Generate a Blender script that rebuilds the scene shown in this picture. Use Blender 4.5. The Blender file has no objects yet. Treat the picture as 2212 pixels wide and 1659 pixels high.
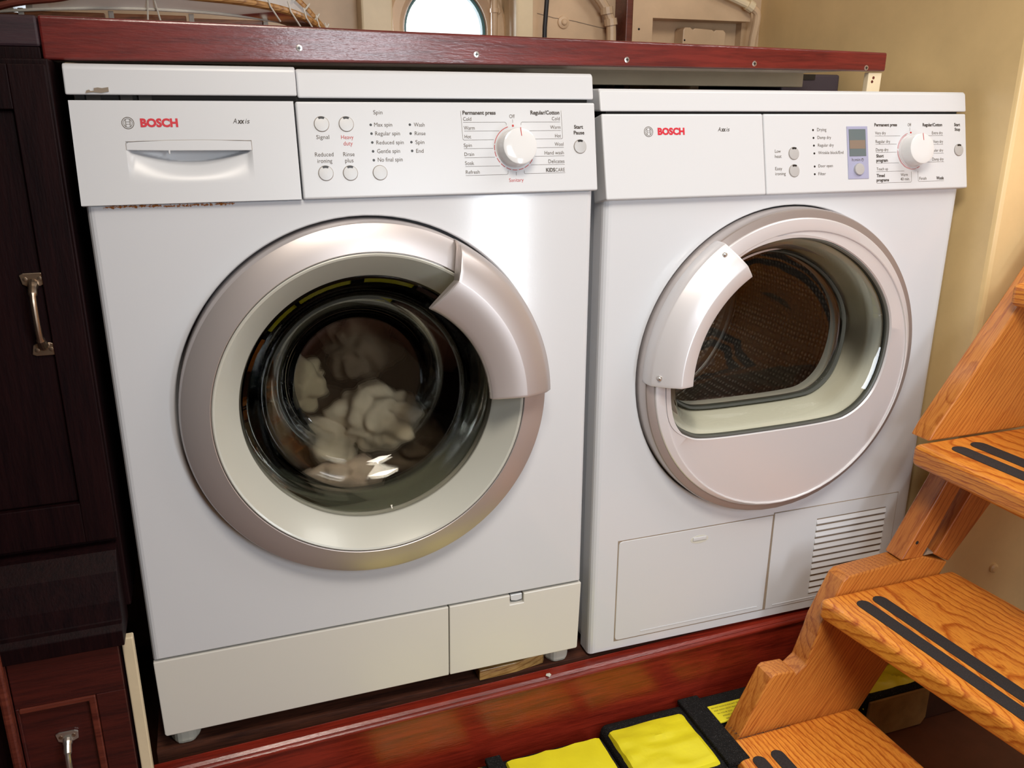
import bpy, bmesh, math, random
from mathutils import Vector, Matrix, noise
random.seed(7)
SC = bpy.context.scene
COL = SC.collection
pi = math.pi

# ---------------------------------------------------------------- camera
cam_d = bpy.data.cameras.new('camera'); cam = bpy.data.objects.new('camera', cam_d); COL.objects.link(cam)
yaw, pitch, roll = 0.341, 0.3125, 0.0028
fw = Vector((math.sin(yaw)*math.cos(pitch), math.cos(yaw)*math.cos(pitch), -math.sin(pitch)))
rt = Vector((math.cos(yaw), -math.sin(yaw), 0)); up = rt.cross(fw)
rt2 = rt*math.cos(roll) + up*math.sin(roll); up2 = -rt*math.sin(roll) + up*math.cos(roll)
cam.matrix_world = Matrix(((rt2.x, up2.x, -fw.x, 0.1222), (rt2.y, up2.y, -fw.y, -1.0266), (rt2.z, up2.z, -fw.z, 0.7883), (0, 0, 0, 1)))
cam_d.sensor_fit = 'HORIZONTAL'; cam_d.sensor_width = 36.0
cam_d.lens = 36.0*1850.76/2212.0
cam_d.clip_start = 0.02
SC.camera = cam

# ---------------------------------------------------------------- light
SC.view_settings.view_transform = 'Standard'; SC.view_settings.look = 'None'
SC.view_settings.gamma = 1.0; SC.view_settings.use_curve_mapping = False
SC.view_settings.exposure = 0.0
W = bpy.data.worlds.new('World'); SC.world = W; W.use_nodes = True
bg = W.node_tree.nodes['Background']; bg.inputs[0].default_value = (0.93, 0.96, 1.0, 1); bg.inputs[1].default_value = 2.2

def area(name, loc, target, sx, sy, power, col, spread=pi):
    d = bpy.data.lights.new(name, 'AREA'); d.shape = 'RECTANGLE'; d.size = sx; d.size_y = sy
    d.energy = power; d.color = col; d.spread = spread
    o = bpy.data.objects.new(name, d); COL.objects.link(o); o.location = loc
    o.rotation_euler = (Vector(target)-Vector(loc)).to_track_quat('-Z', 'Y').to_euler()
    return o
area('doorway_light', (1.02, -1.62, 0.44), (0.75, 0.0, 0.45), 0.15, 0.62, 6.5, (0.86, 0.93, 1.0))
area('window_light', (0.64, -1.42, 0.98), (0.62, 0.0, 0.36), 0.36, 0.34, 5.6, (0.86, 0.93, 1.0))
area('hatch_light', (1.42, -0.55, 1.62), (1.20, -0.50, 0.2), 0.6, 0.6, 6.0, (1.0, 0.955, 0.89))
area('cabin_fill', (0.30, -1.00, 1.60), (1.0, -0.3, 0.1), 0.5, 0.4, 10.0, (1.0, 0.90, 0.78), math.radians(130))  # added warm fill for walls and treads, not a known lamp
area('porthole_light', (0.575, 0.72, 0.95), (0.5, 0.1, 0.9), 0.14, 0.12, 1.2, (0.9, 0.95, 1.0))

# ---------------------------------------------------------------- node helpers
def mat(name, col, rough=0.5, metal=0.0, coat=0.0, spec=0.5, coat_rough=0.08):
    m = bpy.data.materials.new(name); m.use_nodes = True
    b = m.node_tree.nodes['Principled BSDF']
    b.inputs['Base Color'].default_value = (*col, 1); b.inputs['Roughness'].default_value = rough
    b.inputs['Metallic'].default_value = metal; b.inputs['Coat Weight'].default_value = coat
    b.inputs['Coat Roughness'].default_value = coat_rough; b.inputs['Specular IOR Level'].default_value = spec
    return m
def nt(m): return m.node_tree, m.node_tree.nodes, m.node_tree.links, m.node_tree.nodes['Principled BSDF']
def coords(N, L, scale=(1, 1, 1), rot=(0, 0, 0), loc=(0, 0, 0)):
    tc = N.new('ShaderNodeTexCoord'); mp = N.new('ShaderNodeMapping')
    mp.inputs['Scale'].default_value = scale; mp.inputs['Rotation'].default_value = rot; mp.inputs['Location'].default_value = loc
    L.new(tc.outputs['Object'], mp.inputs[0]); return mp.outputs[0]
def noise_t(N, L, vec, scale, detail=4, rough=0.55, dist=0.0):
    n = N.new('ShaderNodeTexNoise'); n.inputs['Scale'].default_value = scale; n.inputs['Detail'].default_value = detail
    n.inputs['Roughness'].default_value = rough; n.inputs['Distortion'].default_value = dist
    L.new(vec, n.inputs['Vector']); return n.outputs['Fac']
def ramp(N, L, fac, stops):
    r = N.new('ShaderNodeValToRGB'); e = r.color_ramp.elements
    e[0].position = stops[0][0]; e[0].color = (*stops[0][1], 1); e[1].position = stops[1][0]; e[1].color = (*stops[1][1], 1)
    for p, c in stops[2:]:
        k = e.new(p); k.color = (*c, 1)
    L.new(fac, r.inputs[0]); return r.outputs[0]
def math_n(N, L, op, a, b):
    m = N.new('ShaderNodeMath'); m.operation = op
    for i, v in enumerate((a, b)):
        if isinstance(v, (int, float)): m.inputs[i].default_value = v
        else: L.new(v, m.inputs[i])
    return m.outputs[0]
def mixc(N, L, fac, a, b, mode='MIX'):
    m = N.new('ShaderNodeMix'); m.data_type = 'RGBA'; m.blend_type = mode
    for s, v in (('Factor_Float', fac), ('A_Color', a), ('B_Color', b)):
        i = [k for k in m.inputs if k.identifier == s][0]
        if isinstance(v, (int, float)): i.default_value = v
        elif isinstance(v, tuple): i.default_value = (*v, 1)
        else: L.new(v, i)
    return [k for k in m.outputs if k.identifier == 'Result_Color'][0]
def bump(N, L, B, h, strength=0.3, dist=0.001):
    b = N.new('ShaderNodeBump'); b.inputs['Strength'].default_value = strength; b.inputs['Distance'].default_value = dist
    L.new(h, b.inputs['Height']); L.new(b.outputs[0], B.inputs['Normal']); return b

def enamel(name, col=(0.635, 0.655, 0.69), rough=0.13, peel=0.03, dirt=0.5):
    m = mat(name, col, rough); T, N, L, B = nt(m)
    v = coords(N, L); n = noise_t(N, L, v, 380, 2); bump(N, L, B, n, peel, 0.0006)
    d = noise_t(N, L, coords(N, L, (1, 1, 1)), 130, 5, 0.75)
    c = ramp(N, L, d, [(0.0, (0.30, 0.2, 0.1)), (0.24, (0.30, 0.2, 0.1)), (0.262, col)])
    L.new(mixc(N, L, dirt, col, c), B.inputs['Base Color'])
    return m
def rusted_enamel(name, col=(0.635, 0.65, 0.68)):
    m = enamel(name, col, 0.12, 0.04); T, N, L, B = nt(m)
    old = B.inputs['Base Color'].links[0].from_socket
    tc = N.new('ShaderNodeTexCoord'); s = N.new('ShaderNodeSeparateXYZ'); L.new(tc.outputs['Object'], s.inputs[0])
    # rust line just below the drawer seam, and along the kick panel seam
    def band(axis_z, w, x0, x1):
        dz = math_n(N, L, 'ABSOLUTE', math_n(N, L, 'SUBTRACT', s.outputs[2], axis_z), 0)
        a = math_n(N, L, 'SUBTRACT', 1.0, math_n(N, L, 'DIVIDE', dz, w))
        a = math_n(N, L, 'MAXIMUM', a, 0)
        bx = math_n(N, L, 'MULTIPLY', math_n(N, L, 'GREATER_THAN', s.outputs[0], x0), math_n(N, L, 'LESS_THAN', s.outputs[0], x1))
        return math_n(N, L, 'MULTIPLY', a, bx)
    b1 = band(0.6845, 0.007, 0.02, 0.155); b2 = band(0.1175, 0.004, 0.44, 0.53)
    nn = noise_t(N, L, coords(N, L, (1, 1, 1.4)), 260, 4, 0.7)
    f = math_n(N, L, 'MAXIMUM', b1, math_n(N, L, 'MULTIPLY', b2, 0.8))
    g = math_n(N, L, 'MULTIPLY', f, nn)
    r = N.new('ShaderNodeMapRange'); r.inputs[1].default_value = 0.40; r.inputs[2].default_value = 0.47; L.new(g, r.inputs[0])
    L.new(mixc(N, L, r.outputs[0], old, (0.30, 0.10, 0.02)), B.inputs['Base Color'])
    return m
def mahogany(name, c1, c2, rough=0.25, axis=0, coat=0.5, sc=1.0, bumpy=0.25):
    m = mat(name, c1, rough, coat=coat, coat_rough=0.12); T, N, L, B = nt(m)
    st = [14*sc]*3; st[axis] = 1.2*sc
    v = coords(N, L, tuple(st)); n = noise_t(N, L, v, 6, 7, 0.65, 0.6)
    st2 = [90*sc]*3; st2[axis] = 5*sc
    n2 = noise_t(N, L, coords(N, L, tuple(st2)), 4, 3, 0.6)
    f = math_n(N, L, 'ADD', math_n(N, L, 'MULTIPLY', n, 0.65), math_n(N, L, 'MULTIPLY', n2, 0.35))
    L.new(ramp(N, L, f, [(0.36, c2), (0.60, c1)]), B.inputs['Base Color'])
    st3 = [60]*3; st3[axis] = 9
    n3 = noise_t(N, L, coords(N, L, tuple(st3)), 7, 3, 0.6)
    b = bump(N, L, B, n3, bumpy, 0.0012); L.new(b.outputs[0], B.inputs['Coat Normal'])
    return m
def oak(name, light, dark, axis=1, scale=1.0, tilt=0.09, off=(0, 0, 0), coat=0.35, rotv=None):
    """flat-sawn oak: growth rings about an axis nearly parallel to the board give cathedral figure"""
    m = mat(name, light, 0.38, coat=coat, coat_rough=0.2); T, N, L, B = nt(m)
    rot = {0: (0, tilt, tilt*0.6), 1: (tilt, 0, tilt*0.6), 2: (tilt, tilt*0.6, 0)}[axis]
    if rotv: rot = rotv
    v = coords(N, L, (1, 1, 1), rot, off)
    wob = N.new('ShaderNodeTexNoise'); wob.inputs['Scale'].default_value = 7; wob.inputs['Detail'].default_value = 3
    L.new(v, wob.inputs['Vector'])
    sub = N.new('ShaderNodeVectorMath'); sub.operation = 'SUBTRACT'; L.new(wob.outputs['Color'], sub.inputs[0]); sub.inputs[1].default_value = (0.5, 0.5, 0.5)
    scl = N.new('ShaderNodeVectorMath'); scl.operation = 'SCALE'; L.new(sub.outputs[0], scl.inputs[0]); scl.inputs['Scale'].default_value = 0.035
    add = N.new('ShaderNodeVectorMath'); L.new(v, add.inputs[0]); L.new(scl.outputs[0], add.inputs[1])
    wv = N.new('ShaderNodeTexWave'); wv.wave_type = 'RINGS'; wv.rings_direction = 'XYZ'[axis]; wv.wave_profile = 'SAW'
    wv.inputs['Scale'].default_value = 34*scale; wv.inputs['Distortion'].default_value = 0.8; wv.inputs['Detail'].default_value = 2
    wv.inputs['Detail Scale'].default_value = 3
    L.new(add.outputs[0], wv.inputs['Vector'])
    st = [260]*3; st[axis] = 9
    mp2 = N.new('ShaderNodeMapping'); mp2.inputs['Scale'].default_value = tuple(st); L.new(v, mp2.inputs[0])
    por = noise_t(N, L, mp2.outputs[0], 1.6, 3, 0.7)
    ring = ramp(N, L, wv.outputs['Fac'], [(0.0, light), (0.58, tuple(a*.88+b*.12 for a, b in zip(light, dark))), (0.84, dark), (0.97, light)])
    pr = ramp(N, L, por, [(0.34, dark), (0.52, (1, 1, 1))])
    c = mixc(N, L, 0.55, ring, pr, 'MULTIPLY')
    big = noise_t(N, L, coords(N, L), 5, 3)
    c2 = mixc(N, L, 1.0, c, ramp(N, L, big, [(0.3, (0.80, 0.74, 0.68)), (0.7, (1.05, 1.03, 1.0))]), 'MULTIPLY')
    L.new(c2, B.inputs['Base Color'])
    b = bump(N, L, B, por, 0.22, 0.0006)
    return m
def paint(name, col, rough=0.45, mott=0.12, bp=0.15, sc=8):
    m = mat(name, col, rough); T, N, L, B = nt(m)
    n = noise_t(N, L, coords(N, L), sc, 6, 0.6)
    lo = tuple(c*(1-mott) for c in col); hi = tuple(min(1, c*(1+mott)) for c in col)
    L.new(ramp(N, L, n, [(0.3, lo), (0.7, hi)]), B.inputs['Base Color'])
    n2 = noise_t(N, L, coords(N, L), 45, 4); bump(N, L, B, n2, bp, 0.002)
    return m
def cloth(name, col, sc=900, var=0.3, rough=0.9):
    m = mat(name, col, rough, spec=0.15); T, N, L, B = nt(m)
    n = noise_t(N, L, coords(N, L), 30, 5)
    L.new(ramp(N, L, n, [(0.3, tuple(c*(1-var) for c in col)), (0.7, col)]), B.inputs['Base Color'])
    n2 = noise_t(N, L, coords(N, L), sc, 2); bump(N, L, B, n2, 0.3, 0.0008)
    return m
def webbing(name, col):
    m = mat(name, col, 0.85, spec=0.2); T, N, L, B = nt(m)
    w = N.new('ShaderNodeTexWave'); w.inputs['Scale'].default_value = 160; w.bands_direction = 'DIAGONAL'; L.new(coords(N, L), w.inputs['Vector'])
    bump(N, L, B, w.outputs['Fac'], 0.4, 0.001)
    n = noise_t(N, L, coords(N, L), 900, 1)
    L.new(ramp(N, L, n, [(0.62, col), (0.8, (0.12, 0.12, 0.12))]), B.inputs['Base Color'])
    return m
def sheer(name, glass_rough=0.02, tint=(1, 1, 1), ior=1.5, refr=0.3, body=0.0, body_col=(.5, .5, .5)):
    """thin clear pane: fresnel mix of mirror and see-through, part of it bent"""
    m = bpy.data.materials.new(name); m.use_nodes = True; N = m.node_tree.nodes; L = m.node_tree.links; N.clear()
    out = N.new('ShaderNodeOutputMaterial'); fr = N.new('ShaderNodeFresnel'); fr.inputs[0].default_value = ior
    tr = N.new('ShaderNodeBsdfTransparent'); tr.inputs[0].default_value = (*tint, 1)
    gl = N.new('ShaderNodeBsdfGlossy'); gl.inputs['Roughness'].default_value = glass_rough
    m1 = N.new('ShaderNodeMixShader'); L.new(fr.outputs[0], m1.inputs[0]); L.new(gl.outputs[0], m1.inputs[2])
    if refr > 0:
        rf = N.new('ShaderNodeBsdfRefraction'); rf.inputs['IOR'].default_value = 1.12; rf.inputs['Color'].default_value = (*tint, 1)
        m2 = N.new('ShaderNodeMixShader'); m2.inputs[0].default_value = refr; L.new(tr.outputs[0], m2.inputs[1]); L.new(rf.outputs[0], m2.inputs[2]); src = m2.outputs[0]
    else: src = tr.outputs[0]
    if body > 0:
        df = N.new('ShaderNodeBsdfDiffuse'); df.inputs[0].default_value = (*body_col, 1)
        m3 = N.new('ShaderNodeMixShader'); m3.inputs[0].default_value = body; L.new(src, m3.inputs[1]); L.new(df.outputs[0], m3.inputs[2]); src = m3.outputs[0]
    L.new(src, m1.inputs[1]); L.new(m1.outputs[0], out.inputs[0])
    return m

M = {}
M['white'] = enamel('white_enamel')
M['rust'] = rusted_enamel('white_enamel_rusted')
M['plastic'] = enamel('white_plastic', (0.625, 0.64, 0.665), 0.3, 0.02, 0.25)
M['kick'] = enamel('white_plastic_kick', (0.67, 0.655, 0.605), 0.28, 0.02, 0.15)  # warm light low on the washer is tinted into this white
M['knob'] = mat('white_knob', (0.72, 0.73, 0.74), 0.12, coat=0.5)
M['btn'] = mat('silver_button', (0.50, 0.50, 0.50), 0.42, 0.25)
M['silver'] = mat('silver_paint', (0.56, 0.515, 0.505), 0.38, 0.62)
M['silver2'] = mat('silver_paint_shaded', (0.36, 0.31, 0.29), 0.40, 0.45)  # shade of the bevel turned from the light, darkened into the silver
M['silverw'] = mat('silver_paint_light', (0.70, 0.685, 0.70), 0.32, 0.3)
M['greyring'] = mat('pale_grey_plastic', (0.53, 0.53, 0.47), 0.34, 0.1, coat=0.15, coat_rough=0.04)
M['collar'] = mat('bowl_collar', (0.20, 0.21, 0.17), 0.3, coat=0.3)
M['bezel'] = mat('pale_bezel', (0.64, 0.64, 0.57), 0.3)
M['rubber'] = mat('grey_rubber', (0.085, 0.09, 0.08), 0.35)
M['dark'] = mat('recess_shade', (0.012, 0.010, 0.009), 0.8)  # near-black that paints the shade inside gaps and holes
M['black'] = mat('black_plastic', (0.015, 0.013, 0.012), 0.35)
M['ink'] = mat('grey_brown_ink', (0.10, 0.075, 0.05), 0.6)
M['inkb'] = mat('dark_ink', (0.045, 0.032, 0.022), 0.6)
M['red'] = mat('red_ink', (0.50, 0.04, 0.035), 0.5)
M['redb'] = mat('brand_red', (0.58, 0.012, 0.03), 0.4)
M['lcd'] = mat('display_glass', (0.13, 0.17, 0.18), 0.08)
M['lcd2'] = mat('display_band', (0.24, 0.19, 0.15), 0.15)
M['blue'] = mat('lilac_bezel', (0.36, 0.37, 0.52), 0.3)
M['steel'] = mat('screw_steel', (0.66, 0.64, 0.60), 0.28, 0.9)
M['chrome'] = mat('worn_nickel', (0.42, 0.33, 0.25), 0.3, 0.95)
M['drum'] = mat('drum_steel', (0.20, 0.17, 0.15), 0.24, 0.95)
M['glass'] = sheer('door_glass', 0.01, (0.90, 0.90, 0.86), 1.55, 0.35)
M['glass2'] = sheer('dryer_glass', 0.01, (0.92, 0.92, 0.88), 1.5, 0.0)
M['port_glass'] = sheer('porthole_glass', 0.02, (0.97, 0.99, 1.0), 1.45, 0.0)
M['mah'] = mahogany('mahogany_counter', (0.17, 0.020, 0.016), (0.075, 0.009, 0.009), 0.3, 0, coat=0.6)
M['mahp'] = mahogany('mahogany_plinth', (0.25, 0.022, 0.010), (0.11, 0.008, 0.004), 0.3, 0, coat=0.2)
M['mahd'] = mahd = mahogany('dark_mahogany_shaded', (0.012, 0.003, 0.0035), (0.004, 0.001, 0.0018), 0.55, 2, coat=0.0)  # dark wood, with the dim light on the left darkened into its colour
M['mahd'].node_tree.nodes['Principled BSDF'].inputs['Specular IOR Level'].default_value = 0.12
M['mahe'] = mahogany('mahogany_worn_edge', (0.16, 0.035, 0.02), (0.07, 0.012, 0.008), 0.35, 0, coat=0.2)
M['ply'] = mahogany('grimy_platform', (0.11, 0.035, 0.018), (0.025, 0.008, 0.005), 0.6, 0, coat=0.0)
OL, OD = (0.86, 0.35, 0.05), (0.50, 0.12, 0.012)
M['tread'] = oak('oak_tread', OL, OD, 1, 1.25, 0.10, (-1.08, 0.3, 0.02))
M['string'] = oak('oak_stringer', (0.66, 0.26, 0.05), (0.46, 0.145, 0.022), 0, 1.5, 0.6, (0.0, 0.10, 0.70), rotv=(0.05, 0.98, 0.04))
M['railw'] = oak('oak_rail', (0.60, 0.225, 0.05), (0.42, 0.13, 0.024), 0, 1.1, 0.45, (0.0, 0.05, 0.80), rotv=(0.03, 1.05, 0.03))
M['tan'] = paint('tan_gloss_paint', (0.76, 0.57, 0.29), 0.33, 0.08)
M['hull'] = paint('cream_hull_paint', (0.62, 0.45, 0.29), 0.4, 0.15)
M['cream'] = paint('cream_trim', (0.74, 0.62, 0.42), 0.4, 0.1)
M['cabin'] = paint('cabin_paint', (0.50, 0.42, 0.31), 0.6, 0.1)
M['floor'] = paint('dark_floor', (0.15, 0.055, 0.028), 0.5, 0.3)
M['kerb'] = paint('brown_red_paint', (0.055, 0.018, 0.010), 0.55, 0.25)
M['grey'] = paint('grey_underside', (0.30, 0.24, 0.18), 0.5, 0.2)
M['pine'] = oak('pine_wedge', (0.55, 0.36, 0.13), (0.32, 0.17, 0.05), 0, 1.5, 0.1)
M['cable'] = mat('black_cable', (0.015, 0.015, 0.02), 0.5)
M['grip'] = paint('black_grit_tape', (0.022, 0.018, 0.018), 0.85, 0.5, 0.9, 600)
M['foot'] = mat('pale_foot', (0.55, 0.55, 0.48), 0.5)
M['yellow'] = paint('yellow_vinyl', (0.80, 0.72, 0.02), 0.3, 0.05, 0.3, 12)
M['web'] = webbing('black_webbing', (0.008, 0.008, 0.008))
M['mesh'] = cloth('tan_mesh_side', (0.30, 0.17, 0.06))
M['clothA'] = cloth('cream_cotton', (0.72, 0.62, 0.50), 700, 0.18)
M['clothB'] = cloth('tan_cotton', (0.50, 0.42, 0.30), 700, 0.25)
M['clothC'] = cloth('brown_cotton', (0.20, 0.15, 0.11), 700, 0.3)
M['clothD'] = cloth('pink_cotton', (0.62, 0.50, 0.42), 700, 0.2)
M['bent'] = oak('bent_ash', (0.42, 0.22, 0.07), (0.22, 0.09, 0.02), 0, 2.0)
M['slat'] = oak('orange_slat', (0.36, 0.13, 0.04), (0.24, 0.08, 0.02), 0, 1.0)
M['string_w'] = cloth('white_cord', (0.70, 0.66, 0.58))
M['skin'] = sheer('translucent_skin', 0.25, (0.92, 0.95, 1.0), 1.3, 0.0, 0.45, (0.75, 0.77, 0.82))
def print_label(name):
    m = mat(name, (0.78, 0.70, 0.03), 0.35); T, N, L, B = nt(m)
    return m
M['label'] = print_label('yellow_printed_panel')

# ---------------------------------------------------------------- object helpers
def link(name, me, m, parent=None, smooth=False, bevel=0, seg=2, angle=35):
    o = bpy.data.objects.new(name, me); COL.objects.link(o)
    if m is not None and not me.materials: me.materials.append(M[m] if isinstance(m, str) else m)
    if parent is not None: o.parent = parent
    if smooth:
        for p in me.polygons: p.use_smooth = True
        if smooth is True: me.set_sharp_from_angle(angle=math.radians(26))
    if bevel:
        b = o.modifiers.new('bevel', 'BEVEL'); b.width = bevel; b.segments = seg; b.limit_method = 'ANGLE'; b.angle_limit = math.radians(angle)
        b.harden_normals = False
    return o
def mesh(name, vs, fs, m, parent=None, **k):
    me = bpy.data.meshes.new(name); me.from_pydata([tuple(v) for v in vs], [], fs); me.update()
    bm = bmesh.new(); bm.from_mesh(me); bmesh.ops.recalc_face_normals(bm, faces=bm.faces); bm.to_mesh(me); bm.free()
    return link(name, me, m, parent, **k)
def thing(name, label, cat, loc=(0, 0, 0), rz=0, group=None):
    o = bpy.data.objects.new(name, None); COL.objects.link(o); o.location = loc; o.rotation_euler = (0, 0, rz)
    o.empty_display_size = 0.05; o['label'] = label; o['category'] = cat
    if group: o['group'] = group
    return o
def tag(o, label, cat, group=None):
    o['label'] = label; o['category'] = cat
    if group: o['group'] = group
    return o
def struct(o): o['kind'] = 'structure'; return o
def boxv(x0, x1, y0, y1, z0, z1):
    vs = [(x, y, z) for x in (x0, x1) for y in (y0, y1) for z in (z0, z1)]
    fs = [(0, 1, 3, 2), (4, 6, 7, 5), (0, 4, 5, 1), (2, 3, 7, 6), (0, 2, 6, 4), (1, 5, 7, 3)]
    return vs, fs
def box(name, x0, x1, y0, y1, z0, z1, m, parent=None, **k):
    return mesh(name, *boxv(x0, x1, y0, y1, z0, z1), m, parent, **k)
def boxes(name, lst, m, parent=None, **k):
    V, F = [], []
    for b in lst:
        v, f = boxv(*b); n = len(V); V += v; F += [tuple(i+n for i in q) for q in f]
    return mesh(name, V, F, m, parent, **k)
def prism(name, pts, axis, lo, hi, m, parent=None, **k):
    """outline pts in the plane normal to axis (0:x -> (y,z), 1:y -> (x,z), 2:z -> (x,y))"""
    def P(a, b, h): return ((h, a, b), (a, h, b), (a, b, h))[axis]
    n = len(pts); V = [P(a, b, lo) for a, b in pts]+[P(a, b, hi) for a, b in pts]
    F = [tuple(range(n)), tuple(range(n, 2*n))]+[(i, (i+1) % n, (i+1) % n+n, i+n) for i in range(n)]
    return mesh(name, V, F, m, parent, **k)
def loops(name, LL, m, parent=None, close_last=False, close_first=False, cyc=True, **k):
    n = len(LL[0]); V = [p for l in LL for p in l]; F = []
    for a in range(len(LL)-1):
        for i in range(n if cyc else n-1):
            j = (i+1) % n; F.append((a*n+i, a*n+j, (a+1)*n+j, (a+1)*n+i))
    if close_last: F.append(tuple((len(LL)-1)*n+i for i in range(n)))
    if close_first: F.append(tuple(range(n)))
    return mesh(name, V, F, m, parent, **k)
def lathe(name, cx, cz, prof, m, parent=None, n=128, close_last=False, close_first=False, a0=0, a1=2*pi, **k):
    full = abs(a1-a0-2*pi) < 1e-6
    cnt = n if full else n+1
    LL = [[(cx+r*math.cos(a0+(a1-a0)*i/n), y, cz+r*math.sin(a0+(a1-a0)*i/n)) for i in range(cnt)] for r, y in prof]
    return loops(name, LL, m, parent, close_last, close_first, cyc=full, **k)
def tube(name, pts, r, m, parent=None, n=10, cap=True, smooth=True, cyclic=False, **k):
    P = [Vector(p) for p in pts]; LL = []; prev = None; N_ = len(P)
    rr = r if isinstance(r, (list, tuple)) else [r]*N_
    for i, p in enumerate(P):
        if cyclic: t = (P[(i+1) % N_]-P[i-1]).normalized()
        else: t = (P[min(i+1, N_-1)]-P[max(i-1, 0)]).normalized()
        if prev is None:
            a = Vector((0, 0, 1)) if abs(t.z) < 0.9 else Vector((1, 0, 0)); u = t.cross(a).normalized()
        else: u = (prev - t*prev.dot(t)).normalized()
        prev = u; v = t.cross(u)
        LL.append([p+u*rr[i]*math.cos(2*pi*j/n)+v*rr[i]*math.sin(2*pi*j/n) for j in range(n)])
    if cyclic: LL.append(LL[0])
    return loops(name, LL, m, parent, cap and not cyclic, cap and not cyclic, smooth=smooth, **k)
def smooth_curve(P, k=8, cyclic=False):
    out = []; n = len(P); P = [Vector(p) for p in P]
    rng = range(n) if cyclic else range(n-1)
    for i in rng:
        g = (lambda j: P[j % n]) if cyclic else (lambda j: P[max(0, min(n-1, j))])
        a, b, c, d = g(i-1), g(i), g(i+1), g(i+2)
        for s in range(k):
            t = s/k; out.append(0.5*((2*b)+(c-a)*t+(2*a-5*b+4*c-d)*t*t+(3*b-a-3*c+d)*t**3))
    if not cyclic: out.append(P[-1])
    return out
def arc_body(name, cx, cz, prof, a0f, a1f, m, parent=None, n=40, **k):
    """closed (r,y) cross-section swept about the door centre; end angles may depend on r"""
    LL = []
    for i in range(n+1):
        t = i/n; row = []
        for r, y in prof:
            a = math.radians(a0f(r)*(1-t)+a1f(r)*t); row.append((cx+r*math.cos(a), y, cz+r*math.sin(a)))
        LL.append(row)
    return loops(name, LL, m, parent, True, True, **k)
def joined(name, groups, m, parent=None, **k):
    V, F = [], []
    for v, f in groups:
        n = len(V); V += list(v); F += [tuple(i+n for i in q) for q in f]
    return mesh(name, V, F, m, parent, **k)
def drum_dimpled(name):
    m = mat(name, (0.30, 0.26, 0.23), 0.38, 0.4); T, N, L, B = nt(m)
    v = N.new('ShaderNodeTexVoronoi'); v.inputs['Scale'].default_value = 105; v.inputs['Randomness'].default_value = 0.25
    L.new(coords(N, L), v.inputs['Vector'])
    L.new(ramp(N, L, v.outputs['Distance'], [(0.16, (0.95, 0.88, 0.78)), (0.42, (0.34, 0.28, 0.23))]), B.inputs['Base Color'])  # pale dots paint the bright reflections on the drum's dimples
    bump(N, L, B, v.outputs['Distance'], 0.8, 0.004)
    return m
M['drumd'] = drum_dimpled('perforated_drum_glints')

# ---------------------------------------------------------------- printed lettering on the slanted control panels
class Panel:
    """u to the right, v up the slanted fascia, w outwards; millimetres in, metres out"""
    def __init__(s, yb, zb, yt, zt):
        s.o = Vector((0, yb, zb)); s.v = (Vector((0, yt, zt))-s.o); s.L = s.v.length; s.v.normalize()
        s.n = Vector((1, 0, 0)).cross(s.v)
        s.u = Vector((1, 0, 0))
    def p(s, u, v, w=0.0): return s.o+s.u*(u/1000)+s.v*(v/1000)+s.n*(w/1000)
def glyphs(txt, u0, u1, vb, h, flags):
    cu = bpy.data.curves.new('t', 'FONT'); cu.body = txt; cu.size = 1.0; cu.resolution_u = 3
    if 'b' in flags: cu.offset = 0.028
    elif 'R' in flags: cu.offset = 0.05
    else: cu.offset = -0.004
    if 'i' in flags: cu.shear = 0.25
    o = bpy.data.objects.new('t', cu); COL.objects.link(o)
    dg = bpy.context.evaluated_depsgraph_get(); me = bpy.data.meshes.new_from_object(o.evaluated_get(dg))
    xs = [v.co.x for v in me.vertices]; x0, x1 = min(xs), max(xs)
    sx = (u1-u0)/(x1-x0); sy = h/0.66
    vs = [(u0+(v.co.x-x0)*sx, vb+v.co.y*sy) for v in me.vertices]; fs = [tuple(p.vertices) for p in me.polygons]
    bpy.data.objects.remove(o); bpy.data.curves.remove(cu); bpy.data.meshes.remove(me)
    return vs, fs
def lettering(name, P, items, m, parent, w=0.35):
    G = []
    for it in items:
        v, f = glyphs(*it); G.append(([P.p(a, b, w) for a, b in v], f))
    return joined(name, G, m, parent)
def strokes(name, P, lines, m, parent, wd=0.32, w=0.3):
    G = []
    for L in lines:
        for (a, b), (c, d) in zip(L, L[1:]):
            dx, dy = c-a, d-b; l = math.hypot(dx, dy) or 1; nx, ny = -dy/l*wd/2, dx/l*wd/2; ex, ey = dx/l*wd/2, dy/l*wd/2
            G.append(([P.p(a-ex+nx, b-ey+ny, w), P.p(c+ex+nx, d+ey+ny, w), P.p(c+ex-nx, d+ey-ny, w), P.p(a-ex-nx, b-ey-ny, w)], [(0, 1, 2, 3)]))
    return joined(name, G, m, parent)
def disc(name, P, u, v, r, w0, w1, m, parent, n=32, dome=0.0, **k):
    LL = [[P.p(u+r*math.cos(a), v+r*math.sin(a), w0) for a in [2*pi*i/n for i in range(n)]]]
    for s, ww in ((1.0, w1-0.35*abs(w1-w0)), (0.95, w1), (0.5, w1+dome)):
        LL.append([P.p(u+r*s*math.cos(a), v+r*s*math.sin(a), ww) for a in [2*pi*i/n for i in range(n)]])
    return loops(name, LL, m, parent, close_last=True, **k)
def ring_flat(P, u, v, r0, r1, a0, a1, w, n=24):
    V, F = [], []
    for i in range(n+1):
        a = math.radians(a0+(a1-a0)*i/n); V += [P.p(u+r0*math.cos(a), v+r0*math.sin(a), w), P.p(u+r1*math.cos(a), v+r1*math.sin(a), w)]
        if i: k = 2*i; F.append((k-2, k-1, k+1, k))
    return V, F
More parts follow.
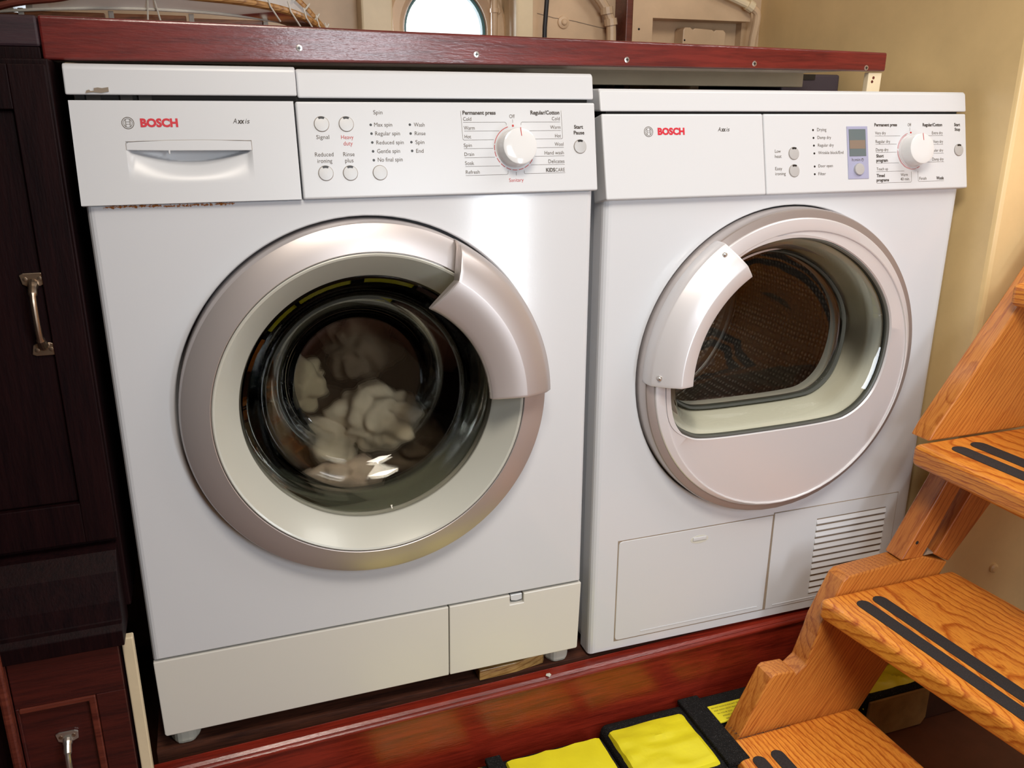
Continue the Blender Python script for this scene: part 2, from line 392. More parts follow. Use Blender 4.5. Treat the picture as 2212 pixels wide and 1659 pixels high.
def emblem(P, u, v, r, parent, m='ink'):
    G = [ring_flat(P, u, v, r*0.90, r, 0, 360, .35, 48), ring_flat(P, u, v, r*0.68, r*0.74, 38, 142, .35), ring_flat(P, u, v, r*0.68, r*0.74, 218, 322, .35)]
    t = r*0.05
    def bar(x0, x1, y0, y1): G.append(([P.p(u+x0, v+y0, .35), P.p(u+x1, v+y0, .35), P.p(u+x1, v+y1, .35), P.p(u+x0, v+y1, .35)], [(0, 1, 2, 3)]))
    for sx in (-1, 1):
        G.append(ring_flat(P, u+sx*0.0, v, r*0.68, r*0.74, 90-sx*90-40, 90-sx*90+40, .35))
        for xx in (0.30, 0.42):
            h = 0.58 if xx < .4 else 0.52
            bar(sx*r*xx-t/2, sx*r*xx+t/2, -r*h, r*h)
        bar(min(sx*r*.30, sx*r*.42), max(sx*r*.30, sx*r*.42), r*.53, r*.58); bar(min(sx*r*.30, sx*r*.42), max(sx*r*.30, sx*r*.42), -r*.58, -r*.53)
    bar(-r*.3, r*.3, r*.16, r*.21); bar(-r*.3, r*.3, -r*.21, -r*.16)
    return joined('round_emblem', G, m, parent)
def leds(P, pts, parent):
    for u, v in pts:
        disc('indicator_light', P, u, v, 1.5, -0.2, 0.25, 'black', parent, 16)
def button(P, u, v, r, parent, arc=True):
    b = disc('button', P, u, v, r, -0.5, 1.4, 'btn', parent, 40, 0.25, smooth=True)
    rim = joined('button_rim', [ring_flat(P, u, v, r, r+0.45, 0, 360, 0.2, 40)], 'grey', b)
    if arc: joined('indicator_arc', [ring_flat(P, u, v, r*0.70, r*1.0, 63, 117, 1.75, 12)], 'black', b)
    return b
def dial(P, cu, cv, parent, mark_u, arcs):
    ring = joined('dial_ring', [ring_flat(P, cu, cv, r0, r1, a0, a1, 0.35, max(4, int(abs(a1-a0)/4))) for r0, r1, a0, a1 in arcs], 'red', parent)
    disc('dial_start_dot', P, cu-1.0, cv+26.6, 1.35, -.1, .45, 'red', parent, 20)
    n = 64; k = [2*pi*i/n for i in range(n)]
    prof = [(23.4, 0), (23.4, 1.2), (22.9, 1.8), (22.6, 3), (21.9, 18.6), (21.2, 20.2), (19.5, 20.9), (10, 21.2)]
    knob = loops('program_dial', [[P.p(cu+r*math.cos(a), cv+r*math.sin(a), w) for a in k] for r, w in prof], 'knob', parent, close_last=True, smooth=True)
    strokes('dial_mark', P, [[(cu+1.2, cv+21.2), (cu+2.0, cv+12.0)]], 'red', knob, 0.9, 21.35)
    return knob
def fascia(name, P, u0, u1, m, parent, holes=None, th=16, v0=0.0, v1=None):
    v1 = P.L*1000 if v1 is None else v1
    V = [P.p(u, v, w) for u in (u0, u1) for v in (v0, v1) for w in (-th, 0)]
    return mesh(name, V, [(0, 1, 3, 2), (4, 6, 7, 5), (0, 4, 5, 1), (2, 3, 7, 6), (0, 2, 6, 4), (1, 5, 7, 3)], m, parent, bevel=0.0022, seg=3)

def rect_loop(x0, x1, z0, z1, r, nside):
    """closed loop of 4*nside points round a rectangle with corner radius r, counter-clockwise from +x axis"""
    pts = []
    def side(a, b):
        for i in range(nside): t = i/nside; pts.append((a[0]+(b[0]-a[0])*t, a[1]+(b[1]-a[1])*t))
    side((x1, z0), (x1, z1)); side((x1, z1), (x0, z1)); side((x0, z1), (x0, z0)); side((x0, z0), (x1, z0))
    return pts
def body_shell(name, x0, x1, z0, z1, cx, cz, R, hole_prof, depth, rr, m, parent, solid=True):
    """cabinet: rounded front plate with a round hole, sides running back"""
    ns = 32; base = rect_loop(x0, x1, z0, z1, 0, ns)
    ang = [math.atan2(z-cz, x-cx) for x, z in base]
    LL = []
    for r, y in hole_prof: LL.append([(cx+r*math.cos(a), y, cz+r*math.sin(a)) for a in ang])
    for k in range(5):
        t = k/4*pi/2; e = rr*(1-math.sin(t)); y = rr*(1-math.cos(t))
        LL.append([(x, y, z) for x, z in rect_loop(x0+e, x1-e, z0+e*0.3, z1-e*0.3, 0, ns)])
    LL.append([(x, depth, z) for x, z in base])
    o = loops(name, LL, m, parent, close_last=solid)
    for p in o.data.polygons: p.use_smooth = p.index < len(base)*(len(hole_prof)-1)
    return o

# ================================================================ WASHING MACHINE
wm = thing('washing_machine', 'white front-loading washer with grey-ringed round glass door and clothes inside, left of the pair', 'washing machine', (0, 0, 0))
CX, CZ = 0.2988, 0.4325
body_shell('body', 0.003, 0.597, 0.1165, 0.687, CX, CZ, 0.2, [(0.185, 0.06), (0.20, 0.045), (0.2325, 0.032), (0.2330, 0.0015), (0.2348, 0.0)], 0.58, 0.008, 'rust', wm)
box('base_frame', 0.008, 0.592, 0.012, 0.57, 0.004, 0.1165, 'dark', wm)
box('upper_frame', 0.006, 0.594, 0.022, 0.57, 0.687, 0.812, 'dark', wm)  # coloured near-black so the gap under the lid looks shaded
box('side_panel', 0.590, 0.5968, 0.04, 0.58, 0.004, 0.80, 'white', wm)
box('side_panel', 0.0032, 0.010, 0.04, 0.58, 0.004, 0.80, 'white', wm)
# kick panels
prism('kick_panel', [(0.003, 0.114), (0.392, 0.114), (0.3905, 0.001), (0.0065, 0.0), (0.0045, 0.003)], 1, 0.0, 0.012, 'kick', wm, bevel=0.0012)
fl = prism('service_flap', [(0.3935, 0.114), (0.4845, 0.114), (0.4845, 0.0985), (0.5055, 0.0985), (0.5055, 0.1135), (0.597, 0.1135), (0.5935, 0.003), (0.592, 0.0005), (0.392, 0.001)], 1, 0.0, 0.012, 'kick', wm, bevel=0.0012)
prism('finger_latch', [(0.486, 0.1125), (0.504, 0.1125), (0.504, 0.103), (0.4955, 0.1015), (0.487, 0.1035)], 1, 0.003, 0.008, 'white', fl, bevel=0.0008)
for fx in (0.0275, 0.572):
    f = lathe('foot', 0, 0, [(0.02, 0)], 'foot', wm) if False else prism('foot', [(fx+0.021*math.cos(i*pi/3), 0.034+0.021*math.sin(i*pi/3)) for i in range(6)], 2, -0.0312, 0.004, 'foot', wm, bevel=0.006, seg=2)
# fascia
PW = Panel(-0.0073, 0.6875, 0.0113, 0.794)
fascia('control_panel', PW, 230.6, 600.0, 'plastic', wm)
dr = thing('tmp', '', '') if False else None
# detergent drawer front: ring of plate round the grip scoop + scoop surface + tab
U0, U1, V0, V1 = 50.0, 179.5, 20.5, 66.0
def slab(u0, u1, v0, v1, w0=-16, w1=0):
    V = [PW.p(u, v, w) for u in (u0, u1) for v in (v0, v1) for w in (w0, w1)]
    return V, [(0, 1, 3, 2), (4, 6, 7, 5), (0, 4, 5, 1), (2, 3, 7, 6), (0, 2, 6, 4), (1, 5, 7, 3)]
vt = PW.L*1000
drawer = joined('detergent_drawer', [slab(0, U0, 0, vt), slab(U1, 228.6, 0, vt), slab(U0, U1, 0, V0), slab(U0, U1, V1, vt)], 'plastic', wm)
nu, nv = 56, 36; V, F = [], []
for j in range(nv+1):
    for i in range(nu+1):
        s = i/nu; t = j/nv; u = U0+(U1-U0)*s; v = V0+(V1-V0)*t
        edge = 56.5-15.0*math.sin(pi*s)**0.8           # curved lip between the scoop and the grip pocket
        side = min(1, min(s, 1-s)/0.045); side = side*side*(3-2*side)
        if v < edge:
            q = (v-V0)/(edge-V0); d = -9.5*(q**2)*(0.35+0.65*math.sin(pi*s)**0.7)*side
        else:
            q = min(1, (v-edge)/5.0); d = (-9.5*(0.35+0.65*math.sin(pi*s)**0.7)-9*q*math.sin(pi*s)**0.3)*side
        V.append(PW.p(u, v, d))
for j in range(nv):
    for i in range(nu):
        a = j*(nu+1)+i; F.append((a, a+1, a+nu+2, a+nu+1))
mesh('grip_scoop', V, F, 'plastic', drawer, smooth=True)
tabp = [(U0+.6, 57.0), (92, 56.0), (92, 52.5), (93.5, 52.0), (93.8, 56.0), (U1-.6, 55.2), (U1-.6, 65.2)] + [(U0+1+(U1-U0-2)*(1-i/12), 65.2+1.2*math.sin(pi*i/12)) for i in range(1, 12)] + [(U0+2.5, 65.0), (U0+.6, 63.2)]
n = len(tabp); V = [PW.p(a, b, 0.15) for a, b in tabp]+[PW.p(a, b, -2.2) for a, b in tabp]
mesh('grip_tab', V, [tuple(range(n)), tuple(range(n, 2*n))]+[(i, (i+1) % n, (i+1) % n+n, i+n) for i in range(n)], 'plastic', drawer, bevel=0.0005)
strokes('tab_outline', PW, [[(U0+.2, 57), (U0+.2, 63.5), (U0+1.2, 65.6)]+[(U0+2+(U1-U0-3)*i/12, 65.8+1.2*math.sin(pi*i/12)) for i in range(1, 12)]+[(U1-.2, 65.5), (U1-.1, 55)]], 'grey', drawer, 0.35, 0.05)
# lids
def lid(name, x0, x1, yf0, yf1, z0, z1, parent, m='plastic', rr=0.004):
    prof = [(yf0, z0), (yf1-0.0005, z1-rr), (yf1+rr*0.35, z1-rr*0.3), (yf1+rr, z1), (0.58, z1), (0.58, z0)]
    return prism(name, prof, 0, x0, x1, m, parent, bevel=0.0022, seg=3, angle=25)
l1 = lid('lid_left_section', -0.002, 0.2335, 0.0125, 0.017, 0.7995, 0.8305, wm)
l2 = lid('lid', 0.2345, 0.6005, 0.0155, 0.0205, 0.7975, 0.8285, wm)
chip = [(0.0175, 0.8010), (0.0190, 0.8040), (0.0215, 0.8045), (0.0225, 0.8032), (0.0258, 0.8036), (0.0262, 0.8062), (0.0300, 0.8068), (0.0340, 0.8062), (0.0400, 0.8072), (0.0400, 0.8028), (0.0330, 0.8014), (0.0250, 0.8020), (0.0205, 0.8016)]
prism('chipped_edge', chip, 1, 0.0119, 0.016, 'grey', l1)
for cx_ in ((0.017, 0.031), (0.05, 0.062), (0.068, 0.081)): box('catch', cx_[0], cx_[1], 0.018, 0.03, 0.794, 0.7995, 'black', wm)
W_TEXT= [('Spin', 318.2, 328.8, 93.9, 4.4, ''), ('Signal', 250.8, 265.4, 66.7, 4.2, ''), ('Heavy', 278.9, 293.0, 66.3, 4.3, 'r'), ('duty', 281.0, 291.5, 59.3, 4.4, 'r'), ('Reduced', 247.6, 268.5, 47.3, 4.4, ''), ('ironing', 249.9, 266.5, 40.1, 4.4, ''), ('Rinse', 279.7, 292.6, 47.1, 4.4, ''), ('plus', 281.3, 290.8, 40.1, 4.4, ''), ('Max spin', 318.2, 339.2, 80.1, 4.3, ''), ('Regular spin', 318.6, 347.7, 70.1, 4.4, ''), ('Reduced spin', 319.2, 351.5, 60.0, 4.2, ''), ('Gentle spin', 319.4, 346.3, 50.1, 4.4, ''), ('No final spin', 319.4, 348.7, 40.3, 4.5, ''), ('Wash', 365.3, 378.1, 79.9, 4.3, ''), ('Rinse', 365.6, 378.5, 70.0, 4.2, ''), ('Spin', 365.7, 376.4, 59.9, 4.3, ''), ('End', 365.9, 374.7, 49.8, 4.3, ''), ('Permanent press', 425.7, 467.5, 93.6, 4.2, 'b'), ('Cold', 426.0, 436.2, 86.4, 4.1, ''), ('Warm', 426.3, 439.8, 75.9, 4.2, ''), ('Hot', 426.6, 434.7, 65.8, 4.0, ''), ('Spin', 424.8, 435.0, 55.8, 3.9, ''), ('Drain', 425.0, 437.2, 45.2, 4.0, ''), ('Soak', 425.2, 436.5, 34.6, 4.2, ''), ('Refresh', 425.4, 442.9, 24.1, 4.0, ''), ('Off', 485.0, 491.9, 89.4, 4.2, ''), ('Regular/Cotton', 512.8, 551.2, 93.8, 4.3, 'b'), ('Cold', 540.8, 551.4, 86.7, 4.0, ''), ('Warm', 538.2, 552.0, 76.4, 4.0, ''), ('Hot', 544.1, 552.0, 66.0, 4.1, ''), ('Wool', 543.1, 554.9, 55.7, 4.2, ''), ('Hand wash', 529.1, 554.8, 45.4, 4.2, ''), ('Delicates', 533.6, 555.2, 34.9, 4.3, ''), ('KIDS', 530.0, 542.0, 24.5, 4.2, 'b'), ('CARE', 542.4, 555.2, 24.4, 4.2, ''), ('Sanitary', 480.3, 499.4, 13.3, 4.1, 'r'), ('Start', 570.3, 582.6, 76.5, 4.1, 'b'), ('Pause', 569.6, 584.0, 69.5, 4.1, 'b')]
W_LINES= [[[426.0, 84.6], [478.9, 84.6], [480.5, 83.1], [480.5, 81.0]], [[426.7, 74.4], [471.2, 74.4]], [[423.5, 97.7], [424.3, 65.0], [425.5, 64.0], [463.0, 64.0]], [[424.9, 53.8], [461.7, 53.8]], [[425.1, 43.2], [463.4, 43.2]], [[425.3, 32.8], [469.4, 32.8]], [[425.2, 22.2], [477.5, 22.2], [479.3, 23.2], [479.7, 26.7]], [[499.6, 81.3], [500.0, 83.9], [501.1, 84.6], [551.5, 84.6]], [[510.4, 74.4], [552.0, 74.4]], [[517.3, 64.4], [553.1, 64.4], [554.3, 65.4], [553.6, 98.3]], [[518.9, 53.8], [555.0, 53.8]], [[516.2, 43.5], [555.2, 43.5]], [[510.2, 33.2], [555.3, 33.2]], [[500.9, 26.6], [500.9, 23.2], [502.1, 22.8], [555.4, 22.8]], [[488.9, 87.7], [489.0, 84.1]], [[490.3, 25.1], [490.2, 20.9]]]
def print_set(P, T, parent):
    for t in T: lettering('printed_word', P, [t], {'': 'ink', 'b': 'inkb', 'r': 'red'}[t[5]], parent)
print_set(PW, W_TEXT, wm)
for l_ in W_LINES: strokes('printed_line', PW, [l_], 'ink', wm)
lettering('brand_lettering', PW, [('BOSCH', 67.1, 104.8, 81.1, 7.7, 'R')], 'redb', wm)
lettering('series_lettering', PW, [('A', 161.7, 165.8, 84.2, 5.0, 'i'), ('xx', 166.4, 174.0, 84.1, 5.0, 'ib'), ('is', 174.6, 179.6, 84.1, 5.0, 'i')], 'inkb', wm)
emblem(PW, 54.9, 84.9, 6.2, wm)
leds(PW, [(314.1, 82.1), (314.3, 72.2), (314.4, 62.2), (314.5, 52.2), (314.6, 42.1), (360.4, 82.1), (360.6, 72.0), (360.8, 62.1), (361.0, 52.1)], wm)
for i, (u, v) in enumerate([(257.9, 83.1), (285.9, 83.0), (258.1, 28.4), (286.2, 28.0), (320.8, 27.7), (577.5, 54.5)]):
    button(PW, u, v, 8.3, wm, i != 4)
dial(PW, 490.0, 53.8, wm, 0, [(26.0, 26.8, 107, 168)]+[(26.0, 26.8, a, a+14) for a in (171, 188, 206, 224, 242, 260, 278, 296, 314)])
# door
door = lathe('door', CX, CZ, [(0.160, 0.030), (0.229, 0.026), (0.2292, 0.002), (0.2290, -0.016), (0.2268, -0.0205), (0.221, -0.0235), (0.205, -0.0285), (0.1950, -0.0308), (0.1942, -0.0302), (0.1940, -0.026), (0.1925, -0.026)], 'silver', wm, n=160, smooth=True)
ir = lathe('door_inner_ring', CX, CZ, [(0.1932, -0.024), (0.1930, -0.0300), (0.1918, -0.0308), (0.1895, -0.0300), (0.1625, 0.0010), (0.1612, 0.0035), (0.1610, 0.03)], 'greyring', door, n=160, smooth=True)
lathe('glass_bowl', CX, CZ, [(0.1608, 0.006), (0.157, 0.0045), (0.152, 0.008), (0.145, 0.026), (0.137, 0.046), (0.132, 0.054), (0.124, 0.060), (0.112, 0.066), (0.102, 0.074), (0.092, 0.092), (0.086, 0.0975), (0.076, 0.0995), (0.04, 0.0997), (0.002, 0.1)], 'glass', door, n=128, smooth=True, close_last=True)
lathe('glass_bowl_back', CX, CZ, [(0.1585, 0.016), (0.150, 0.030), (0.142, 0.052), (0.134, 0.062), (0.118, 0.070), (0.106, 0.080), (0.096, 0.098), (0.086, 0.1055), (0.074, 0.1075), (0.04, 0.108), (0.002, 0.108)], 'glass', door, n=128, smooth=True, close_last=True)
hp = [(0.2296, -0.014), (0.2290, -0.030), (0.2262, -0.042), (0.2180, -0.0505), (0.2000, -0.0565), (0.1885, -0.0592), (0.1870, -0.0594), (0.170, -0.0570), (0.150, -0.0530), (0.1440, -0.0505), (0.1415, -0.0465), (0.1420, -0.0420), (0.150, -0.040), (0.185, -0.0400), (0.200, -0.030), (0.218, -0.022)]
def wh1(r): return 62.5-5.0*math.sin(pi*min(1, max(0, (0.2296-r)/0.088)))*0.9
h = arc_body('door_handle', CX, CZ, hp, lambda r: 1.2, wh1, 'silver', door, 48, bevel=0.001)
for p in h.data.polygons: p.use_smooth = len(p.vertices) == 4
lathe('bowl_collar', CX, CZ, [(0.1605, 0.018), (0.1600, 0.030), (0.155, 0.046), (0.150, 0.058), (0.1505, 0.066), (0.158, 0.070)], 'collar', door, n=96, smooth=True)
lathe('door_gasket', CX, CZ, [(0.184, 0.03), (0.178, 0.055), (0.168, 0.085), (0.160, 0.10), (0.166, 0.112), (0.19, 0.118)], 'rubber', wm, n=96, smooth=True)
lathe('drum', CX, CZ, [(0.19, 0.118), (0.235, 0.125), (0.235, 0.46), (0.2, 0.47), (0.06, 0.46), (0.0, 0.455)], 'drum', wm, n=96, smooth=True)
for a in (30, 150, 270):
    aa = math.radians(a); c, s = math.cos(aa), math.sin(aa)
    V, F = [], []
    for y in (0.14, 0.44):
        for (t, d) in ((-0.03, 0.232), (-0.008, 0.19), (0.008, 0.19), (0.03, 0.232)): V.append((CX+d*c-t*s, y, CZ+d*s+t*c))
    mesh('drum_paddle', V, [(0, 1, 5, 4), (1, 2, 6, 5), (2, 3, 7, 6), (0, 1, 2, 3), (4, 5, 6, 7)], 'drum', wm)

# laundry
def crumple(name, m, c, size, seed, label, rot=0.0, amp=0.35, freq=14):
    bm = bmesh.new(); bmesh.ops.create_icosphere(bm, subdivisions=5, radius=1)
    for v in bm.verts:
        d = v.co.normalized(); p = d*0.95+Vector((seed*3.1, seed*1.7, seed))
        f = 1+amp*(abs(noise.noise(p*1.3))*2.4-0.5)+amp*0.34*(1-2.6*abs(noise.noise(p*2.1+Vector((5, 0, 2)))))+amp*0.05*(1-2*abs(noise.noise(p*6)))
        v.co = Vector((d.x*size[0], d.y*size[1], d.z*size[2]))*f
    me = bpy.data.meshes.new(name); bm.to_mesh(me); bm.free()
    o = link(name, me, m, smooth=2); o.location = c; o.rotation_euler = (0, rot, 0)
    return tag(o, label, 'clothes', 'laundry inside the washer drum')
crumple('shirt', 'clothA', (0.332, 0.165, 0.352), (0.056, 0.045, 0.050), 3, 'cream crumpled shirt in the middle behind the washer glass', 0.3)
crumple('sock', 'clothA', (0.262, 0.17, 0.315), (0.03, 0.035, 0.045), 8, 'small cream sock rolled up left of the crumpled shirt in the washer', -0.7, 0.25)
crumple('cloth_napkin', 'clothB', (0.215, 0.175, 0.415), (0.042, 0.04, 0.036), 5, 'tan bunched cloth at the left behind the washer glass', 0.2)
crumple('underwear', 'clothC', (0.325, 0.235, 0.44), (0.048, 0.045, 0.046), 11, 'dark brown garment behind the cream shirt in the washer', 0.1)
crumple('towel', 'clothD', (0.268, 0.155, 0.262), (0.055, 0.035, 0.034), 14, 'pinkish white towel lying lowest in the washer drum', -0.2)
crumple('dark_shirt', 'clothC', (0.40, 0.20, 0.29), (0.075, 0.055, 0.05), 17, 'dark bundled shirt at the lower right inside the washer drum', 0.2, 0.25)
crumple('dark_trousers', 'clothC', (0.27, 0.27, 0.30), (0.12, 0.07, 0.06), 21, 'dark trousers piled at the back bottom of the washer drum', 0.1, 0.22)

# ================================================================ DRYER
dy = thing('clothes_dryer', 'white tumble dryer with silver door and D-shaped window beside the stairs', 'clothes dryer', (0.6144, 0.0071, -0.0244), -0.0059)
DX, DZ = 0.2956, 0.4474
body_shell('body', 0.003, 0.597, 0.0, 0.6988, DX, DZ, 0.2, [(0.20, 0.06), (0.21, 0.04), (0.2342, 0.02), (0.2345, 0.0012), (0.2358, 0.0)], 0.033, 0.010, 'white', dy, False)
boxes('body_rear', [(0.0052, 0.009, 0.034, 0.58, 0.0135, 0.80), (0.591, 0.5948, 0.034, 0.58, 0.0135, 0.80), (0.0052, 0.5948, 0.034, 0.58, 0.79, 0.80), (0.0052, 0.5948, 0.034, 0.58, 0.0135, 0.02), (0.0052, 0.5948, 0.575, 0.58, 0.0135, 0.80)], 'white', dy)
box('upper_frame', 0.01, 0.59, 0.022, 0.05, 0.69, 0.82, 'dark', dy)
PD = Panel(-0.0112, 0.6988, 0.0140, 0.8052)
fascia('fascia_left', PD, 0.0, 242.4, 'plastic', dy, th=40)
fascia('control_panel', PD, 243.3, 600.0, 'plastic', dy, th=40)
lid('lid', -0.001, 0.601, 0.0145, 0.021, 0.8078, 0.8357, dy)
D_TEXT= [('Low', 259.5, 268.9, 56.4, 4.2, ''), ('heat', 259.1, 269.8, 49.4, 4.2, ''), ('Easy', 258.8, 270.1, 32.7, 4.2, ''), ('ironing', 258.6, 275.4, 25.7, 4.2, ''), ('Drying', 330.8, 346.3, 85.2, 4.3, ''), ('Damp dry', 330.9, 353.9, 74.5, 4.0, ''), ('Regular dry', 331.2, 358.0, 63.8, 4.0, ''), ('Wrinkle block/End', 331.2, 374.2, 53.4, 4.0, ''), ('Door open', 330.7, 355.1, 35.2, 4.0, ''), ('Filter', 330.2, 342.7, 24.2, 4.0, ''), ('Permanent press', 430.2, 470.7, 91.5, 4.1, 'b'), ('Very dry', 431.1, 450.0, 80.0, 4.0, ''), ('Regular dry', 431.5, 457.3, 67.9, 4.1, ''), ('Damp dry', 431.3, 453.7, 56.2, 4.1, ''), ('Short', 431.8, 444.8, 47.4, 4.1, 'b'), ('program', 431.5, 452.0, 41.1, 4.1, 'b'), ('Touch up', 431.5, 451.8, 29.0, 3.9, ''), ('Timed', 431.1, 445.7, 19.4, 4.1, 'b'), ('programs', 430.8, 453.1, 13.1, 3.9, 'b'), ('Warm', 474.7, 487.4, 19.8, 3.9, ''), ('40 min.', 474.1, 490.9, 13.5, 4.2, ''), ('Off', 490.1, 496.5, 91.3, 4.1, ''), ('Regular/Cotton', 517.6, 553.9, 91.2, 4.2, 'b'), ('Extra dry', 534.5, 554.5, 79.5, 4.2, ''), ('Very dry', 536.7, 555.0, 66.8, 4.2, ''), ('Regular dry', 528.8, 554.9, 54.2, 3.9, ''), ('Damp dry', 534.0, 555.0, 41.2, 4.2, ''), ('Finish', 508.9, 521.9, 13.6, 4.2, ''), ('Wools', 540.6, 554.2, 13.4, 4.3, 'b'), ('Start', 576.9, 588.0, 91.2, 4.2, 'b'), ('Stop', 577.6, 588.0, 84.4, 4.0, 'b')]
D_LINES= [[[431.0, 77.8], [475.8, 77.8]], [[431.4, 66.0], [468.8, 66.0]], [[431.2, 54.4], [468.1, 54.4]], [[431.8, 39.1], [471.6, 39.1]], [[431.2, 27.1], [481.3, 27.1]], [[431.0, 10.8], [492.6, 10.8], [494.1, 12.3], [494.1, 25.8]], [[523.0, 77.6], [554.8, 77.6]], [[532.5, 64.7], [554.9, 64.7]], [[532.4, 52.0], [555.4, 52.0]], [[524.3, 39.2], [555.7, 39.2]], [[506.3, 26.4], [506.5, 12.4], [507.9, 11.4], [554.3, 11.4]], [[493.8, 89.5], [493.6, 84.7]]]
print_set(PD, D_TEXT, dy)
for l_ in D_LINES: strokes('printed_line', PD, [l_], 'ink', dy)
lettering('brand_lettering', PD, [('BOSCH', 79.5, 119.5, 82.3, 7.9, 'R')], 'redb', dy)
lettering('series_lettering', PD, [('A', 170.4, 175.0, 85.9, 5.3, 'i'), ('xx', 175.5, 183.0, 85.9, 5.3, 'ib'), ('is', 183.5, 188.8, 85.9, 5.3, 'i')], 'inkb', dy)
emblem(PD, 66.1, 86.1, 6.6, dy)
leds(PD, [(324.0, 86.8), (324.3, 76.0), (324.5, 65.4), (324.7, 54.6), (324.4, 36.5), (324.0, 25.8)], dy)
for u, v in [(290.4, 55.0), (289.9, 31.2), (584.4, 56.0)]: button(PD, u, v, 8.4, dy)
disp = fascia('display_unit', PD, 381.0, 417.2, 'blue', dy, th=1.0, v0=17.5, v1=91.6)
for vv in disp.data.vertices: vv.co += PD.n*0.0009
def pslab(name, u0, u1, v0, v1, w0, w1, m, parent, bev=0.0004):
    V = [PD.p(u, v, w) for u in (u0, u1) for v in (v0, v1) for w in (w0, w1)]
    return mesh(name, V, [(0, 1, 3, 2), (4, 6, 7, 5), (0, 4, 5, 1), (2, 3, 7, 6), (0, 2, 6, 4), (1, 5, 7, 3)], m, parent, bevel=bev)
pslab('display_screen', 384.0, 413.3, 49.4, 87.6, 0.5, 1.3, 'lcd', disp, 0.0008)
pslab('display_window', 384.6, 411.8, 60.0, 72.0, 1.2, 1.45, 'lcd2', disp, 0.0)
lettering('display_lettering', PD, [('h:min', 388.0, 402.4, 42.6, 4.1, '')], 'ink', disp, 1.2)
joined('clock_symbol', [ring_flat(PD, 406.2, 44.3, 1.6, 2.1, 0, 360, 1.2), ([PD.p(405.9, 44.3, 1.2), PD.p(406.4, 44.3, 1.2), PD.p(406.4, 46, 1.2), PD.p(405.9, 46, 1.2)], [(0, 1, 2, 3)])], 'ink', disp)
disc('time_button', PD, 399.0, 31.0, 8.3, 0.5, 4.0, 'btn', disp, 40, 0.3, smooth=True)
dial(PD, 496.5, 55.7, dy, 0, [(26.0, 26.5, 105, 172), (24.6, 25.0, 112, 172), (26.0, 26.5, 176, 285), (24.8, 25.2, 180, 262), (25.6, 26.4, 288, 300)])
# door: ring
def D_out(s=1.0, k=10):
    P = [(-.200, .415), (-.191, .362), (-.163, .337), (-.125, .329), (-.028, .328), (.075, .3305), (.122, .339), (.157, .369), (.175, .419), (.176, .478), (.155, .527), (.113, .571), (.058, .603), (.008, .6165), (-.040, .617), (-.090, .606), (-.140, .577), (-.176, .534), (-.196, .476)]
    out = [(p.x, p.y) for p in smooth_curve([(a, b, 0) for a, b in P], k, True)]
    cx_, cz_ = -0.012, 0.46
    return [(DX+cx_+(a-cx_)*s, b+0.0244-0.0+(cz_-b)*(1-s)) for a, b in out], (DX+cx_, cz_+0.0244)
DO, DC = D_out()
def dloop(s, y): return [(x, y, z) for x, z in D_out(s)[0]]
angs = [math.atan2(z-DZ, x-DX) for x, z in DO]
def cloop(r, y, ox=0.0, oz=0.0):
    return [(DX+ox+r*math.cos(a), y, DZ+oz+r*math.sin(a)) for a in angs]
ddoor = loops('door', [cloop(0.17, 0.012), cloop(0.231, 0.010), cloop(0.2322, 0.002), cloop(0.2320, -0.019), cloop(0.2305, -0.0225)], 'silver', dy, smooth=True)
loops('door_bevel', [cloop(0.2308, -0.0222), cloop(0.2296, -0.0240), cloop(0.2205, -0.0268), cloop(0.2195, -0.0268)], 'silver2', ddoor, smooth=True)
loops('door_ring', [cloop(0.2198, -0.0262), cloop(0.2192, -0.0285), cloop(0.2180, -0.0296), cloop(0.2100, -0.0312, 0.005, -0.007), cloop(0.2088, -0.0308, 0.005, -0.007), cloop(0.2078, -0.0285, 0.005, -0.007)], 'silverw', ddoor, smooth=True)
loops('door_face', [cloop(0.2080, -0.0286, 0.005, -0.007), cloop(0.2030, -0.0290, 0.004, -0.006), [((x*0.5+(DX+0.19*math.cos(a))*0.5), -0.0298, (z*0.5+(DZ+0.19*math.sin(a))*0.5)) for (x, z), a in zip(DO, angs)], dloop(1.012, -0.0306), dloop(1.0, -0.0285), dloop(0.985, -0.020)], 'silverw', ddoor, smooth=True)
loops('window_seal', [dloop(0.996, -0.0292), dloop(0.985, -0.0298), dloop(0.972, -0.0285), dloop(0.968, -0.022)], 'rubber', ddoor, smooth=True)
loops('window_bezel', [dloop(0.975, -0.020), dloop(0.94, -0.006), dloop(0.90, 0.010), dloop(0.84, 0.030), dloop(0.82, 0.040), dloop(0.80, 0.060)], 'bezel', ddoor, smooth=True)
loops('window_glass', [dloop(0.970, -0.0255), dloop(0.95, -0.0265), dloop(0.92, -0.024), dloop(0.89, -0.016), dloop(0.86, 0.002), dloop(0.83, 0.022), dloop(0.79, 0.034), dloop(0.70, 0.040), dloop(0.4, 0.044), dloop(0.02, 0.045)], 'glass2', ddoor, smooth=True, close_last=True)
loops('inner_trim', [dloop(0.83, 0.030), dloop(0.815, 0.026), dloop(0.80, 0.031), dloop(0.795, 0.04)], 'rubber', ddoor, smooth=True)
hp = [(0.2326, -0.014), (0.2322, -0.030), (0.2308, -0.0368), (0.2285, -0.0385), (0.2120, -0.0510), (0.1960, -0.0590), (0.1935, -0.0595), (0.1800, -0.0560), (0.1735, -0.0535), (0.1715, -0.0500), (0.1730, -0.0450), (0.185, -0.0420), (0.205, -0.0380), (0.22, -0.026)]
h = arc_body('door_handle', DX, DZ, hp, lambda r: 180.3+(0.232-r)*10, lambda r: 124.0-(0.232-r)*30, 'silverw', ddoor, 48, bevel=0.001)
for p in h.data.polygons: p.use_smooth = len(p.vertices) == 4
